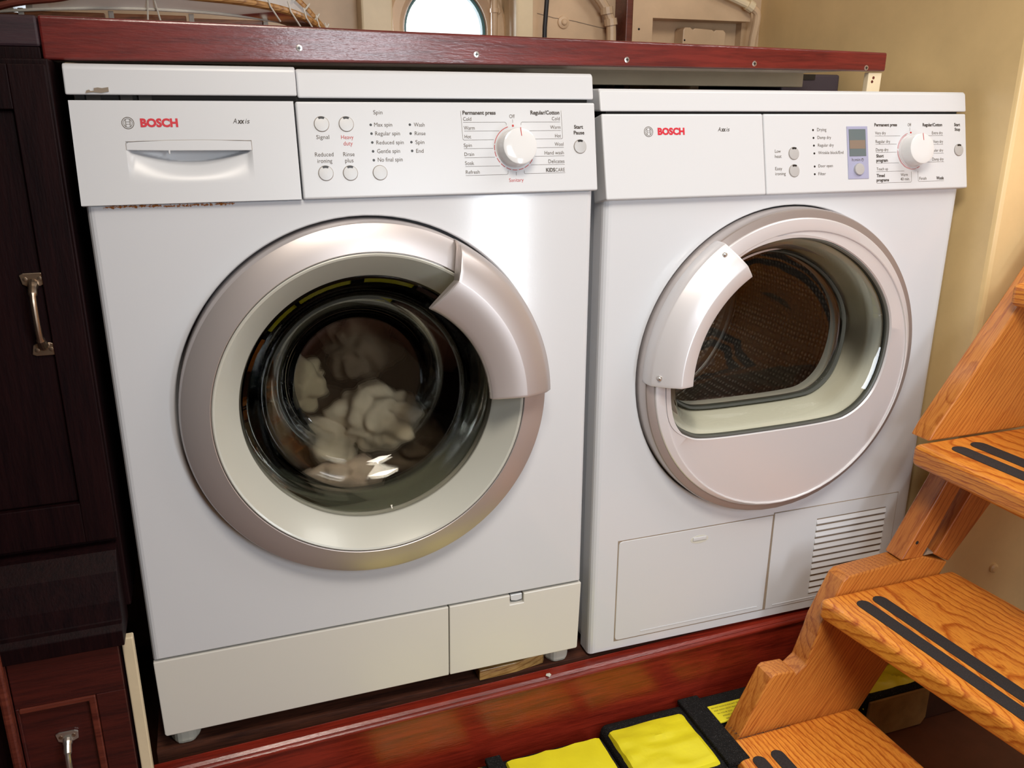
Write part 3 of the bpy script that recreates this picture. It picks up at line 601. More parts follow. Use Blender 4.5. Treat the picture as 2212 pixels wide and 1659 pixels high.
for a, r in ((177, 0.222), (127, 0.222)):
    a = math.radians(a); sx, sz = DX+r*math.cos(a), DZ+r*math.sin(a)
    lathe('handle_screw', sx, sz, [(0.0032, -0.043), (0.0030, -0.0465), (0.001, -0.0475)], 'steel', h, n=16, close_last=True, smooth=True)
# dryer drum, perforated back
lathe('drum', DX, DZ, [(0.185, 0.062), (0.255, 0.075), (0.262, 0.12), (0.262, 0.50), (0.24, 0.52), (0.05, 0.525), (0.0, 0.525)], 'drumd', dy, n=96, smooth=True) 
lathe('drum_seam', DX, DZ, [(0.256, 0.494), (0.250, 0.490), (0.246, 0.496), (0.241, 0.490), (0.236, 0.498), (0.236, 0.516)], 'steel', dy, n=96, smooth=True)
# lower panels
bx_ = prism('filter_flap', [(0.046, 0.0235), (0.0475, 0.0195), (0.052, 0.0182), (0.317, 0.0182), (0.319, 0.1905), (0.052, 0.1905), (0.0475, 0.189), (0.046, 0.185)], 1, -0.0012, 0.004, 'plastic', dy, bevel=0.0009)
boxes('flap_joint', [(0.0445, 0.3205, -0.0003, 0.003, 0.0168, 0.1920)], 'grey', bx_)
box('embossed_line', 0.09, 0.305, -0.0018, 0.0, 0.0258, 0.0272, 'white', bx_)
lathe('latch', 0.185, 0.172, [(0.0001, -0.0016), (0.0125, -0.0016), (0.013, 0.0)], 'bezel', bx_, n=32)
for o_ in [bx_.children[-1]]:
    for v in o_.data.vertices: v.co.z = 0.172+(v.co.z-0.172)*0.55; v.co.x = 0.185+(v.co.x-0.185)*1.25
box('latch_tab', 0.173, 0.197, -0.0032, -0.001, 0.1705, 0.1765, 'plastic', bx_, bevel=0.001)
vx0, vx1, vz0, vz1 = 0.4055, 0.5455, 0.0305, 0.1710
vp = boxes('vent_panel', [(0.322, vx0, -0.0012, 0.004, 0.0182, 0.1935), (vx1, 0.567, -0.0012, 0.004, 0.0182, 0.1935), (vx0, vx1, -0.0012, 0.004, vz1, 0.1935), (vx0, vx1, -0.0012, 0.004, 0.0182, vz0)], 'plastic', dy)
box('vent_shade_sheet', vx0, vx1, -0.0002, 0.0003, vz0, vz1, 'grey', vp)  # flat grey sheet painted as the shade between the slats
boxes('panel_joint', [(0.3205, 0.322, -0.0004, 0.003, 0.0168, 0.1950), (0.0, 0.0001, 0, .001, 0, .001), (0.322, 0.5685, -0.0004, 0.003, 0.1937, 0.1950), (0.5672, 0.5685, -0.0004, 0.003, 0.03, 0.194)], 'grey', vp)
box('embossed_line', 0.335, 0.56, -0.0018, 0.0, 0.0225, 0.0240, 'white', vp)
ns = 12; ph = (vz1-vz0)/ns
sl = None
for i in range(ns):
    z = vz0+ph*(i+0.5); a = 0.0047
    V = [(x, y, zz) for x in (vx0, vx1) for (y, zz) in ((-0.0026, z-a*0.9), (-0.0034, z-a*0.6), (-0.0008, z+a*0.75), (0.0002, z+a*0.6), (0.0, z-a*0.9))]
    F = [(i_, (i_+1) % 5, (i_+1) % 5+5, i_+5) for i_ in range(5)]+[(0, 1, 2, 3, 4), (5, 6, 7, 8, 9)]
    mesh('slat', V, F, 'plastic', vp)

# ================================================================ ROOM
# hull wall with a round opening for the porthole
PX, PZ, PR = 0.575, 0.922, 0.079
def wall_with_round_hole(name, x0, x1, z0, z1, y0, y1, cx, cz, R, m):
    def ang_loop():
        base = []
        n = 24
        c = [(x1, z0), (x1, z1), (x0, z1), (x0, z0)]
        for s in range(4):
            a, b = c[s], c[(s+1) % 4]
            for i in range(n): base.append((a[0]+(b[0]-a[0])*i/n, a[1]+(b[1]-a[1])*i/n))
        return base
    base = ang_loop(); ang = [math.atan2(z-cz, x-cx) for x, z in base]
    H = [(cx+R*math.cos(a), cz+R*math.sin(a)) for a in ang]
    LL = [[(x, y1, z) for x, z in base], [(x, y1, z) for x, z in H], [(x, y0, z) for x, z in H], [(x, y0, z) for x, z in base]]
    return loops(name, LL, m)
wb = struct(wall_with_round_hole('wall_back', 0.20, 1.30, -0.25, 1.70, 0.62, 0.66, PX, PZ, PR+0.012, 'hull'))
wb2 = struct(wall_with_round_hole('wall_back', -0.9, 0.20, -0.25, 1.70, 0.62, 0.66, -0.19, 0.945, PR+0.012, 'hull'))
struct(box('floor', -0.9, 2.4, -1.75, 0.66, -0.30, -0.25, 'floor'))
struct(box('ceiling', -0.9, 1.05, -1.75, 0.66, 1.70, 1.74, 'cabin'))
o = struct(boxes('ceiling', [(1.05, 2.4, -1.75, -1.15, 1.70, 1.74), (1.05, 2.4, -0.35, 0.66, 1.70, 1.74), (1.85, 2.4, -1.15, -0.35, 1.70, 1.74)], 'cabin'))
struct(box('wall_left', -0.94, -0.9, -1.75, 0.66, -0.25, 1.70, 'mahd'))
struct(box('wall_front', -0.9, 2.4, -1.79, -1.75, -0.25, 1.70, 'cabin'))
struct(box('wall_stair_end', 2.4, 2.44, -1.79, 0.0, -0.25, 1.70, 'tan'))
# painted bulkhead beside the dryer, with its corner and the face behind the stairs
struct(prism('wall_right', [(1.238, 0.62), (1.238, -0.040), (1.240, -0.046), (1.246, -0.0485), (2.4, -0.0485), (2.4, 0.0), (1.28, 0.0), (1.28, 0.62)], 2, -0.25, 1.70, 'tan', bevel=0.002))
kb = struct(box('baseboard_right', 1.240, 2.4, -0.075, -0.0490, -0.25, -0.135, 'kerb', bevel=0.004))
def cap(name, x, y, z, r, m, parent=None, h=0.004):
    return loops(name, [[(x+r*s*math.cos(a), y-hh, z+r*s*math.sin(a)) for a in [2*pi*i/20 for i in range(20)]] for s, hh in ((1, 0), (0.95, h*0.6), (0.6, h), (0.05, h*1.05))], m, parent, close_last=True, smooth=True)
wr = bpy.data.objects['wall_right']
cap('bolt_head', 1.370, -0.0485, 0.018, 0.009, 'tan', wr, 0.006)
# porthole
w1 = struct(lathe('window_1', PX, PZ, [(PR+0.034, 0.619), (PR+0.034, 0.606), (PR+0.028, 0.601), (PR+0.012, 0.600), (PR+0.006, 0.605), (PR, 0.615), (PR, 0.67)], 'hull', n=64, smooth=True))
lathe('porthole_seal', PX, PZ, [(PR+0.001, 0.628), (PR-0.006, 0.626), (PR-0.008, 0.634), (PR, 0.64)], mat('porthole_seal', (0.10, 0.22, 0.24), 0.4), w1, n=64, smooth=True)
lathe('pane', PX, PZ, [(PR-0.003, 0.636), (0.0005, 0.636)], 'port_glass', w1, n=64, close_last=True)
w2 = struct(lathe('window_2', -0.19, 0.945, [(PR+0.034, 0.619), (PR+0.034, 0.606), (PR+0.012, 0.600), (PR, 0.615), (PR, 0.67)], 'hull', n=64, smooth=True))
lathe('pane', -0.19, 0.945, [(PR-0.003, 0.636), (0.0005, 0.636)], 'port_glass', w2, n=64, close_last=True)
for i in range(6):
    a = math.radians(20+60*i); cap('dog_bolt', PX+(PR+0.022)*math.cos(a), 0.602, PZ+(PR+0.022)*math.sin(a), 0.006, 'hull', w1)
# frames (ribs) of the hull
struct(box('trim_1', 0.412, 0.468, 0.575, 0.62, 0.62, 1.70, 'cream', bevel=0.004))
struct(boxes('trim_2', [(0.684, 0.688, 0.54, 0.575, 0.62, 1.70), (0.684, 0.730, 0.575, 0.62, 0.62, 1.70)], 'cream', bevel=0.0015))
struct(box('trim_3', 0.918, 0.932, 0.57, 0.62, 0.62, 1.70, 'mahe', bevel=0.002))
t4 = struct(boxes('trim_4', [(0.932, 0.975, 0.57, 0.62, 0.62, 1.70), (0.975, 1.195, 0.57, 0.62, 0.953, 1.70), (1.195, 1.238, 0.60, 0.62, 0.62, 1.70)], 'hull'))
cap('rivet_hole', 0.946, 0.57, 0.932, 0.0022, 'dark', t4, 0.0006)
cap('bolt_boss', 0.809, 0.62, 0.944, 0.012, 'hull', wb, 0.005); cap('bolt_head', 0.809, 0.615, 0.944, 0.006, 'hull', wb, 0.004)
tube('paint_crack', [(0.755, 0.6195, 0.958), (0.79, 0.6195, 0.951), (0.83, 0.6195, 0.947), (0.88, 0.6195, 0.938), (0.915, 0.6195, 0.933)], 0.0007, 'grey', wb, n=5)
pc = tube('heating_pipe', smooth_curve([(0.80, 0.594, 1.06), (0.835, 0.594, 1.02), (0.872, 0.594, 0.985), (0.893, 0.594, 0.955), (0.899, 0.594, 0.93), (0.900, 0.594, 0.86), (0.900, 0.594, 0.70)], 6), 0.0095, 'hull')
tag(pc, 'cream painted pipe curving down the hull wall right of the porthole', 'pipe')
for pz, px_ in ((0.945, 0.897), (0.965, 0.888)): tube('coupling', [(px_-0.001, 0.594, pz+0.006), (px_+0.001, 0.594, pz-0.006)], 0.0125, 'hull', pc, n=12)
p2 = tube('vertical_pipe', [(0.660, 0.592, 1.3), (0.660, 0.592, 0.62)], 0.006, 'hull'); tag(p2, 'thin cream vertical pipe running close beside the porthole', 'pipe')
tube('coupling', [(0.660, 0.592, 0.960), (0.660, 0.592, 0.953)], 0.0082, 'hull', p2, n=12)
p3 = tube('ceiling_pipe', smooth_curve([(1.02, 0.555, 1.035), (1.10, 0.553, 1.006), (1.165, 0.551, 0.984), (1.185, 0.551, 0.976)], 5), 0.0075, 'cream'); tag(p3, 'short pale pipe slanting down to the corner above the counter', 'pipe')
tube('elbow', smooth_curve([(1.183, 0.551, 0.977), (1.197, 0.553, 0.968), (1.200, 0.556, 0.950), (1.197, 0.560, 0.915), (1.196, 0.562, 0.86)], 5), 0.0075, 'hull', p3, n=10)
tube('clamp', [(1.172, 0.551, 0.983), (1.184, 0.551, 0.977)], 0.011, 'cream', p3, n=12)
cb = tube('black_cable', [(0.758, 0.57, 1.4), (0.757, 0.571, 1.0), (0.7525, 0.573, 0.93), (0.752, 0.574, 0.86)], 0.0042, 'cable'); tag(cb, 'black cable hanging straight down the hull wall between frame and pipe', 'cable')
jb = prism('junction_box', [(1.052, 0.86), (1.150, 0.86), (1.150, 0.932), (1.144, 0.937), (1.126, 0.937), (1.123, 0.934), (1.118, 0.937), (1.078, 0.939), (1.074, 0.936), (1.068, 0.940), (1.056, 0.940), (1.052, 0.935)], 1, 0.585, 0.619, 'hull', bevel=0.002)
tag(jb, 'cream painted junction box in the recess at the right corner above the counter', 'junction box')
cap('screw', 1.056, 0.585, 0.916, 0.002, 'dark', jb, 0.0005)

# ================================================================ COUNTER
ct = thing('worktop', 'long varnished mahogany counter with screwed front edge above both machines', 'counter', (0.5, 0.3, 0.85))
ct.location = (0, 0, 0)
top = [(-0.0205, 0.8775), (0.245, 0.8752), (0.382, 0.8735), (0.625, 0.8715), (0.90, 0.869), (1.102, 0.8668)]
bot = [(1.102, 0.8405), (0.90, 0.8402), (0.626, 0.8397), (0.381, 0.838), (0.239, 0.8368), (0.043, 0.8345), (-0.0205, 0.834)]
def yb(x): return 0.045+(x-0.25)*0.03
pts = top+bot; n = len(pts)
V = [(x, yb(x), z) for x, z in pts]+[(x, yb(x)+0.022, z) for x, z in pts]
mesh('front_edge_board', V, [tuple(range(n)), tuple(range(n, 2*n))]+[(i, (i+1) % n, (i+1) % n+n, i+n) for i in range(n)], 'mah', ct, bevel=0.0028, seg=3)
box('top_board', -0.004, 1.10, 0.085, 0.62, 0.846, 0.862, 'mah', ct)
tube('underside_bead', [(-0.02, 0.072, 0.8385), (0.6, 0.090, 0.8420), (0.98, 0.100, 0.8425), (1.09, 0.102, 0.846)], [0.0055, 0.0055, 0.005, 0.003], 'grey', ct, n=10)
box('cleat', -0.02, 1.055, 0.200, 0.225, 0.8205, 0.846, 'cream', ct, bevel=0.001)
for x, z in ((0.243, 0.852), (0.457, 0.850), (0.666, 0.848), (0.867, 0.847), (1.065, 0.845)):
    s = cap('screw', x, yb(x), z, 0.0037, 'steel', ct, 0.0006)
    boxes('screw_slot', [(x-0.0020, x+0.0020, yb(x)-0.0011, yb(x)-0.0004, z-0.0005, z+0.0005), (x-0.0005, x+0.0005, yb(x)-0.0011, yb(x)-0.0004, z-0.0020, z+0.0020)], 'black', s)
pk = prism('counter_bracket', [(1.074, 0.76), (1.098, 0.76), (1.100, 0.8390), (1.076, 0.8390)], 1, 0.075, 0.085, 'cream', bevel=0.001)
tag(pk, 'chipped white painted metal bracket under the right end of the counter', 'bracket')
for z in (0.8315, 0.826): cap('chip', 1.082+random.random()*0.01, 0.075, z, 0.0022, 'mahe', pk, 0.0004)
wt = box('wiring_trunk', 1.102, 1.225, 0.32, 0.60, 0.8116, 0.8455, mat('dusty_violet_grey', (0.06, 0.045, 0.06), 0.6), bevel=0.004); tag(wt, 'dark dusty box in the gap below the right end of the counter', 'box')
box('lid', 1.105, 1.17, 0.318, 0.32, 0.836, 0.845, 'black', wt)

# ================================================================ BOAT MODEL ON THE COUNTER
bt = thing('boat_model', 'skin boat model of bent wooden hoops lashed with white cord on the counter', 'model boat', (0.1, 0.25, 0.862))
bt.location = (0.1, 0.25, 0.862)
def L3(P): return [(x-0.1, y-0.25, z-0.862) for x, y, z in P]
rim = smooth_curve(L3([(-0.16, 0.22, 0.885), (-0.07, 0.18, 0.8925), (0.035, 0.165, 0.8975), (0.13, 0.165, 0.8975), (0.205, 0.175, 0.8935), (0.258, 0.20, 0.8875), (0.305, 0.25, 0.872), (0.25, 0.36, 0.885), (0.10, 0.42, 0.895), (-0.10, 0.36, 0.89)]), 8, True)
rm = tube('rim_hoop', rim, 0.0018, 'string_w', bt, n=8, cyclic=True)
gun = smooth_curve(L3([(-0.20, 0.20, 0.89), (-0.12, 0.17, 0.905), (-0.02, 0.155, 0.912), (0.08, 0.15, 0.9145), (0.146, 0.15, 0.912), (0.200, 0.152, 0.9085), (0.244, 0.16, 0.9015), (0.275, 0.175, 0.892), (0.298, 0.20, 0.880), (0.306, 0.215, 0.872)]), 8)
gn_ = tube('gunwale_hoop', gun, 0.0045, 'bent', bt, n=10)
st = tube('stem_hoop', smooth_curve(L3([(0.240, 0.20, 0.935), (0.262, 0.20, 0.918), (0.285, 0.205, 0.895), (0.308, 0.215, 0.868)]), 8), 0.005, 'bent', bt, n=10)
fr2 = tube('frame_hoop', smooth_curve(L3([(-0.14, 0.13, 0.868), (-0.06, 0.13, 0.895), (0.0, 0.13, 0.905), (0.06, 0.13, 0.925)]), 8), 0.004, 'mahe', bt, n=10)
# translucent skin between gunwale and rim, and over the far side
A = smooth_curve(L3([(-0.19, 0.20, 0.89), (-0.07, 0.158, 0.909), (0.08, 0.15, 0.9145), (0.200, 0.152, 0.9085), (0.270, 0.175, 0.893), (0.305, 0.215, 0.873)]), 8)
B_ = smooth_curve(L3([(-0.16, 0.22, 0.8855), (-0.07, 0.181, 0.893), (0.035, 0.166, 0.898), (0.13, 0.166, 0.898), (0.22, 0.178, 0.892), (0.30, 0.235, 0.874)]), 8)
C_ = smooth_curve(L3([(-0.19, 0.24, 0.99), (-0.07, 0.23, 1.02), (0.08, 0.22, 1.03), (0.18, 0.22, 1.0), (0.25, 0.22, 0.945), (0.305, 0.22, 0.875)]), 8)
nA = min(len(A), len(B_), len(C_))
sk = loops('skin', [A[:nA], B_[:nA]], 'skin', bt, cyc=False, smooth=True)
sk2 = loops('skin', [A[:nA], C_[:nA]], 'skin', bt, cyc=False, smooth=True)
for i in range(5):
    x0 = -0.145+i*0.092
    box('floor_slat', x0-0.1, x0+0.086-0.1, 0.185-0.25, 0.200-0.25, 0.0, 0.0325-0.0010*abs(i-1.5)**2.4, 'slat', bt, bevel=0.001)
for x in (-0.0555, 0.0405, 0.131, 0.219): box('upright_peg', x-0.003-0.1, x+0.003-0.1, 0.180-0.25, 0.184-0.25, 0.0, 0.0345-0.006*(x > 0.2), 'string_w', bt, bevel=0.0008)
for k in range(6):
    i = 44+k*5
    if i < len(gun)-1:
        p = gun[i]; q = Vector((p.x+0.012, p.y+0.006, p.z-0.016)); tube('lashing', [p+Vector((-0.003, -0.006, 0.012)), p+Vector((0, -0.006, 0)), q], 0.0011, 'string_w', gn_, n=6)
for a, b in (((0.086, 0.148, 0.925), (0.080, 0.166, 0.873)), ((0.088, 0.148, 0.925), (0.098, 0.166, 0.873))): tube('cord', L3([a, b]), 0.0011, 'string_w', bt, n=6)
for k in range(6):
    t = k/5; x, z = 0.246+0.058*t, 0.932-0.060*t; tube('lashing', smooth_curve(L3([(x-0.004, 0.196, z-0.006), (x+0.004, 0.193, z+0.002), (x+0.008, 0.20, z+0.007)]), 3), 0.0013, 'string_w', st, n=6)

# ================================================================ PLINTH, SHIM
pl = thing('machine_plinth', 'varnished red-brown mahogany plinth under the washer and dryer', 'plinth', (0.6, 0.2, -0.25))
pl.location = (0, 0, 0)
box('platform', -0.01, 1.238, 0.016, 0.62, -0.070, -0.0315, 'ply', pl)
def yf(x): return -0.0315+0.030*max(0, x)/0.95
V = []; xs = (-0.012, 0.6, 1.237)
prof = [(0.0, -0.25), (0.0, -0.046), (0.0015, -0.036), (0.006, -0.0322), (0.020, -0.0312), (0.020, -0.0305), (0.0202, -0.25)]
LL = [[(x, yf(x)+d, z) for d, z in prof] for x in xs]
bd = loops('front_board', LL, 'mahp', pl, True, True, bevel=0.001)
pl2 = loops('board_bead', [[(x, yf(x)-0.0025+0.0045*math.cos(a), -0.0375+0.0045*math.sin(a)) for a in [2*pi*i/12 for i in range(12)]] for x in xs], 'mahp', pl, True, True, smooth=True)
sh = prism('wooden_shim', [(0.440, 0.055), (0.441, 0.0130), (0.500, 0.0145), (0.546, 0.022), (0.55, 0.028), (0.55, 0.055)], 2, -0.0311, -0.0135, 'pine', bevel=0.0012)
tag(sh, 'pale wooden wedge pushed under the front of the washer', 'wedge')
for x, y, r in ((0.543, -0.010, 0.0045),):
    pb = mesh('pebble', [(x+r*a, y+r*b, -0.0313+r*c) for a, b, c in ((1, 0, .4), (0, 1, .3), (-1, 0, .4), (0, -1, .3), (0.1, 0, 1.1), (0, 0.1, -.0), (.6, .6, .7), (-.6, .5, .8))], [(0, 6, 4), (6, 1, 4), (1, 7, 4), (7, 2, 4), (2, 3, 4), (3, 0, 4), (0, 6, 5), (6, 1, 5), (1, 7, 5), (7, 2, 5), (2, 3, 5), (3, 0, 5)], 'foot', smooth=True)
    tag(pb, 'small pale crumb lying on the plinth below the gap between the machines', 'crumb')

# ================================================================ LEFT CABINETS
tc = thing('tall_cabinet', 'dark mahogany cabinet with nickel pull standing left of the washer', 'cabinet', (0, 0, 0))
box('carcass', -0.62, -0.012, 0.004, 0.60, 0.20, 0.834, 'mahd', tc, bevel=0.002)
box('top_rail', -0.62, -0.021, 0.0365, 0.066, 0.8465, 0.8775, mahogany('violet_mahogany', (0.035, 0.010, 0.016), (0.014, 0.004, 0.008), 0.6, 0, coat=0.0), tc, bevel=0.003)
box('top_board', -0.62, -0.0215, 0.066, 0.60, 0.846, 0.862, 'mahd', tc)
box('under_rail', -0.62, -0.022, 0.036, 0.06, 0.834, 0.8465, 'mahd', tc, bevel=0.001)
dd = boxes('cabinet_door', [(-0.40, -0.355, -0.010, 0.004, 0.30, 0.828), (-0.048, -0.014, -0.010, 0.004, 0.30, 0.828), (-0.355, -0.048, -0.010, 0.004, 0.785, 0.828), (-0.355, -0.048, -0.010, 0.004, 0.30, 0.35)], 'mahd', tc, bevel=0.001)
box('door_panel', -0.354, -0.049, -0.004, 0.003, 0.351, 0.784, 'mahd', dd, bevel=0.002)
def pull(parent, x, z0, z1, y, m='chrome'):
    """bar pull: two screwed end plates, bowed bar"""
    g = None
    def plate(zc, flip):
        s = -1 if flip else 1
        P = [(x-0.0125, zc+0.0055*s), (x-0.0085, zc+0.0075*s), (x+0.0085, zc+0.0075*s), (x+0.0125, zc+0.0055*s), (x+0.0115, zc-0.0045*s), (x+0.006, zc-0.0070*s), (x-0.006, zc-0.0070*s), (x-0.0105, zc-0.0045*s)]
        return prism('pull_plate', P, 1, y-0.0025, y, m, parent, bevel=0.0007)
    a = plate(z1, False); b = plate(z0, True)
    bar = tube('pull_bar', smooth_curve([(x, y-0.002, z1-0.003), (x, y-0.010, z1-0.0085), (x, y-0.017, z1-0.018), (x, y-0.019, (z0+z1)/2), (x, y-0.017, z0+0.018), (x, y-0.010, z0+0.0085), (x, y-0.002, z0+0.003)], 5), [0.0055]*4+[0.0045]*5+[0.0033]*13+[0.0045]*5+[0.0055]*4, m, parent, n=12)
    for pp, zc in ((a, z1+0.001), (b, z0-0.001)):
        for dx in (-0.007, 0.007): cap('screw', x+dx, y-0.0025, zc, 0.0025, 'chrome', pp, 0.0006)
pull(dd, -0.0575, 0.536, 0.612, -0.0045)
lc = thing('low_cabinet', 'low dark red mahogany locker with moulded top at the bottom left', 'cabinet', (0, 0, 0))
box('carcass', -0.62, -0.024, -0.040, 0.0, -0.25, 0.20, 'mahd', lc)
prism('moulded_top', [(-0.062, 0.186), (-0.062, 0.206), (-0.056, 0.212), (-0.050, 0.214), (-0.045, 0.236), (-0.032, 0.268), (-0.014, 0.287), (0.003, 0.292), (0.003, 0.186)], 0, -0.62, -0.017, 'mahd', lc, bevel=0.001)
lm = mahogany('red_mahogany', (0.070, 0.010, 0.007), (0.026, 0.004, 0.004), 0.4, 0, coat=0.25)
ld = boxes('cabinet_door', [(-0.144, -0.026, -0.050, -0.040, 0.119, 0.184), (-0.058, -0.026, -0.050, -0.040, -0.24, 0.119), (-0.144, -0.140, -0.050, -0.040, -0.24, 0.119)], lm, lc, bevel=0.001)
box('door_panel', -0.140, -0.058, -0.0445, -0.040, -0.24, 0.118, lm, ld)
prism('panel_moulding', [(-0.140, 0.119), (-0.0585, 0.119), (-0.0585, -0.24), (-0.0665, -0.24), (-0.0665, 0.1125), (-0.140, 0.1125)], 1, -0.052, -0.0445, 'mahe', ld, bevel=0.0015)
pull(ld, -0.0965, -0.010, 0.066, -0.0450, 'steel')
prism('worn_edge_strip', [(-0.1535, 0.23), (-0.1435, 0.23), (-0.1445, -0.25), (-0.1545, -0.25)], 1, -0.066, -0.0505, 'mahe', lc, bevel=0.003)
box('edge_strip', -0.0225, -0.0095, -0.046, -0.034, -0.25, 0.185, 'cream', lc, bevel=0.0015)

# ================================================================ STAIRS
sd = thing('companion_ladder', 'steep oak stairs with black grip strips beside the dryer at the right', 'stairs', (1.0, -0.4, -0.25))
sd.location = (0, 0, 0)
OUT, INN = -0.085, -0.120
def stringer(y0, y1):
    a = prism('stringer', [(0.765, -0.25), (0.770, -0.235), (0.800, -0.165), (0.862, -0.036), (0.868, -0.032), (0.903, -0.034), (0.909, -0.040), (0.925, -0.028), (0.940, 0.018), (0.945, 0.040), (0.976, 0.108), (0.984, 0.1145), (1.125, 0.1235), (1.178, 0.104), (1.125, 0.010), (1.098, -0.055), (1.02, -0.18), (0.98, -0.25)], 1, y0, y1, 'string', sd, bevel=0.0022)
    prism('stringer_rail', [(1.082, 0.1235), (1.124, 0.1215), (1.205, 0.2865), (1.168, 0.2865)], 1, y0, y1, 'railw', sd, bevel=0.0022)
    prism('stringer_rail', [(1.146, 0.123), (1.180, 0.1045), (1.317, 0.2865), (1.238, 0.2865)], 1, y0, y1, 'railw', sd, bevel=0.0022)
    prism('stringer', [(1.098, 0.3190), (1.108, 0.338), (1.236, 0.525), (1.50, 0.92), (1.95, 1.62), (2.20, 1.62), (1.75, 0.92), (1.37, 0.3190)], 1, y0, y1, 'string', sd, bevel=0.0022)
stringer(INN, OUT)
stringer(-0.80, -0.765)
mesh('metal_bracket', [(1.128, -0.118, 0.1235), (1.150, -0.118, 0.1235), (1.150, -0.088, 0.1235), (1.128, -0.088, 0.1235), (1.135, -0.118, 0.131), (1.152, -0.088, 0.128)], [(0, 1, 2, 3), (0, 1, 4), (3, 2, 5), (0, 4, 5, 3), (1, 2, 5, 4)], 'grey', sd)
cap('screw_hole', 1.1085, -0.1201, 0.150, 0.003, 'dark', sd, 0.0003)
def tread(poly, zt, th, strips):
    t = prism('tread', poly, 2, zt-th, zt, 'tread', sd, bevel=0.009, seg=4, angle=60)
    for (xa, ya, xb, yb_, w) in strips:
        d = Vector((xb-xa, yb_-ya)); d.normalize(); nn = Vector((-d.y, d.x)); P = []
        for i in range(9): a = pi/2+pi*i/8; P.append((xa+w/2*(math.cos(a)*d.x+math.sin(a)*nn.x)+d.x*w/2, ya+w/2*(math.cos(a)*d.y+math.sin(a)*nn.y)+d.y*w/2))
        for i in range(9): a = -pi/2+pi*i/8; P.append((xb+w/2*(math.cos(a)*d.x+math.sin(a)*nn.x)-d.x*w/2, yb_+w/2*(math.cos(a)*d.y+math.sin(a)*nn.y)-d.y*w/2))
        prism('grip_strip', P, 2, zt-0.0002, zt+0.0009, 'grip', t)
    return t
E = INN-0.0005; Fz = -0.7645
tread([(0.786, E), (0.786, Fz), (1.05, Fz), (1.035, E)], -0.130, 0.034, [(0.814, -0.166, 0.814, -0.725, 0.021), (0.847, -0.164, 0.847, -0.725, 0.021)])
tread([(0.934, E), (1.010, Fz), (1.24, Fz), (1.190, E)], 0.089, 0.034, [(0.984, -0.148, 1.013, -0.720, 0.0225), (1.015, -0.146, 1.043, -0.720, 0.0225)])
tread([(1.068, E), (1.066, Fz), (1.32, Fz), (1.32, E)], 0.3205, 0.034, [(1.114, -0.152, 1.140, -0.725, 0.026), (1.153, -0.148, 1.180, -0.725, 0.026)])
tread([(1.205, E), (1.205, Fz), (1.45, Fz), (1.45, E)], 0.551, 0.034, [])

# ================================================================ LIFE JACKETS
def pillow(name, x0, x1, y0, y1, z0, z1, r, m, parent, nx=24, ny=18, puff=0.3, seed=0, wr=0.0015):
    """soft slab with rounded rim and small creases"""
    LL = []; V = []; F = []
    for j in range(ny+1):
        for i in range(nx+1):
            s = i/nx; t = j/ny; x = x0+(x1-x0)*s; y = y0+(y1-y0)*t
            ex = min(s, 1-s)*(x1-x0); ey = min(t, 1-t)*(y1-y0)
            def f(e): e = min(1, e/r); return math.sqrt(max(0, 1-(1-e)**2))
            h = f(ex)*f(ey); z = z0+(z1-z0)*(0.0+1.0*h)
            z += wr*h*(1-abs(noise.noise(Vector((x*18+seed, y*40, seed))))*4)
            V.append((x, y, z))
    for j in range(ny):
        for i in range(nx): a = j*(nx+1)+i; F.append((a, a+1, a+nx+2, a+nx+1))
    b = len(V); V += [(x0, y0, z0), (x1, y0, z0), (x1, y1, z0), (x0, y1, z0)]; F.append((b, b+3, b+2, b+1))
    return mesh(name, V, F, m, parent, smooth=True)
def jacket(name, x0, x1, y0, y1, z0, z1, label, panels, straps):
    t = thing(name, label, 'life jacket', (0, 0, 0), 0, 'folded life jackets on the floor by the plinth')
    b = box('black_cover', x0, x1, y0, y1, z0, z1-0.003, 'web', t, bevel=0.014, seg=4)
    for k, (a, b_, c, d) in enumerate(panels): pillow('foam_panel', a, b_, c, d, z1-0.016, z1+0.003, 0.012, 'yellow', t, seed=k*3+x0)
    for (a, b_, c, d) in straps: box('strap', a, b_, c, d, z1-0.004, z1+0.0045, 'web', t, bevel=0.002)
    return t
jacket('life_jacket', 0.27, 0.622, -0.30, -0.036, -0.25, -0.133, 'yellow and black life jacket left of its neighbour on the floor below the plinth', [(0.28, 0.430, -0.29, -0.038), (0.455, 0.618, -0.29, -0.038)], [(0.432, 0.456, -0.30, -0.0365)])
jr = jacket('life_jacket', 0.626, 0.795, -0.166, -0.014, -0.25, -0.133, 'yellow and black life jacket with printed label, beside the stairs', [(0.6275, 0.766, -0.161, -0.036)], [(0.768, 0.805, -0.166, -0.0145)])
box('black_cover', 0.79, 0.985, -0.080, -0.012, -0.25, -0.1335, 'web', jr, bevel=0.01, seg=3)
jl = boxes('printed_label', [(0.806, 0.812, -0.160, -0.044, -0.134, -0.1305), (0.8115, 0.962, -0.082, -0.044, -0.134, -0.1305)] if False else [(0.7775+0.0285, 0.962, -0.0825, -0.044, -0.134, -0.1305)], 'label', jr, bevel=0.0008)
if False: box('x', 0.806, 0.962, -0.160, -0.044, -0.134, -0.1305, 'label', jr, bevel=0.0008)
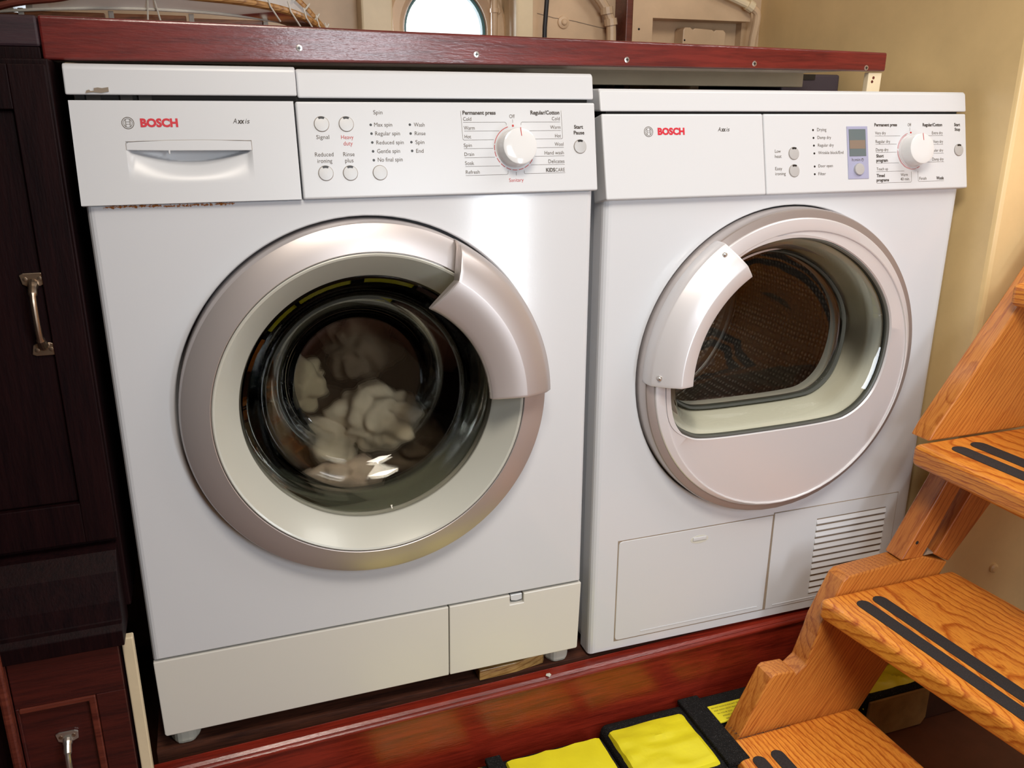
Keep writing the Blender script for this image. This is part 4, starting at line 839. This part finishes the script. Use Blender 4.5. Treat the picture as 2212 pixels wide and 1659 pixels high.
# lines of small print on the label
class Flat:
    def __init__(s, o): s.o = Vector(o)
    def p(s, u, v, w=0): return s.o+Vector((u/1000, v/1000, w/1000))
LP = Flat((0.806, -0.160, -0.1305)); rows = []
words = ['DO NOT WASH IN MACHINE OR DRY CLEAN THIS DEVICE', 'KEEP AWAY FROM HEAT AND STORE IN A DRY PLACE', 'IN YOUR SIZE', 'APPROVED FOR USE ON BOATS', 'INSPECT AND TEST FOR SERVICE EACH SEASON']
G = []
for i, (w_, a, b) in enumerate([(words[0], 4, 92), (words[1], 5, 96), (words[2], 7, 34), (words[3], 12, 52), (words[4], 14, 74)]):
    v, f = glyphs(w_, a, b, 108-i*7.0, 2.6, ''); G.append(([LP.p(x, y, 0.2) for x, y in v], f))
v, f = glyphs('11662498', 24, 64, 66, 5.0, ''); G.append(([LP.p(x, y, 0.2) for x, y in v], f))
for i in range(6):
    v, f = glyphs('THE FOAM MAY NOT PERFORM AS RATED IF DAMAGED OR WET', 6, 100-4*(i % 3), 52-i*6.2, 2.8, 'b' if i % 2 else ''); G.append(([LP.p(x, y, 0.2) for x, y in v], f))
for yy in (60.5, 14.0): G.append(([LP.p(3, yy, .2), LP.p(140, yy, .2), LP.p(140, yy+.6, .2), LP.p(3, yy+.6, .2)], [(0, 1, 2, 3)]))
G.append(ring_flat(LP, 84, 82, 5.5, 6.5, 0, 360, .2)); G.append(ring_flat(LP, 84, 82, 3.6, 4.2, 0, 360, .2))
for i in range(5): G.append(ring_flat(LP, 77+3.5*i, 90.5, 0.5, 1.2, 0, 360, .2, 8))
joined('small_print', G, 'inkb', jl)
j4 = thing('life_jacket', 'life jacket with tan mesh side seen behind the stairs under the treads', 'life jacket', (0, 0, 0), 0, None)
box('black_cover', 1.098, 1.236, -0.079, -0.004, -0.25, -0.165, 'web', j4, bevel=0.006)
pillow('foam_panel', 1.098, 1.234, -0.076, -0.002, -0.190, -0.155, 0.02, 'yellow', j4, seed=9, wr=0.003)
prism('mesh_side', [(1.105, -0.248), (1.225, -0.248), (1.234, -0.235), (1.234, -0.172), (1.103, -0.172), (1.101, -0.20)], 1, -0.084, -0.0795, 'mesh', j4, bevel=0.002)

for o in list(COL.objects):
    if o.type == 'EMPTY' and o.get('label') in ('', None): bpy.data.objects.remove(o)
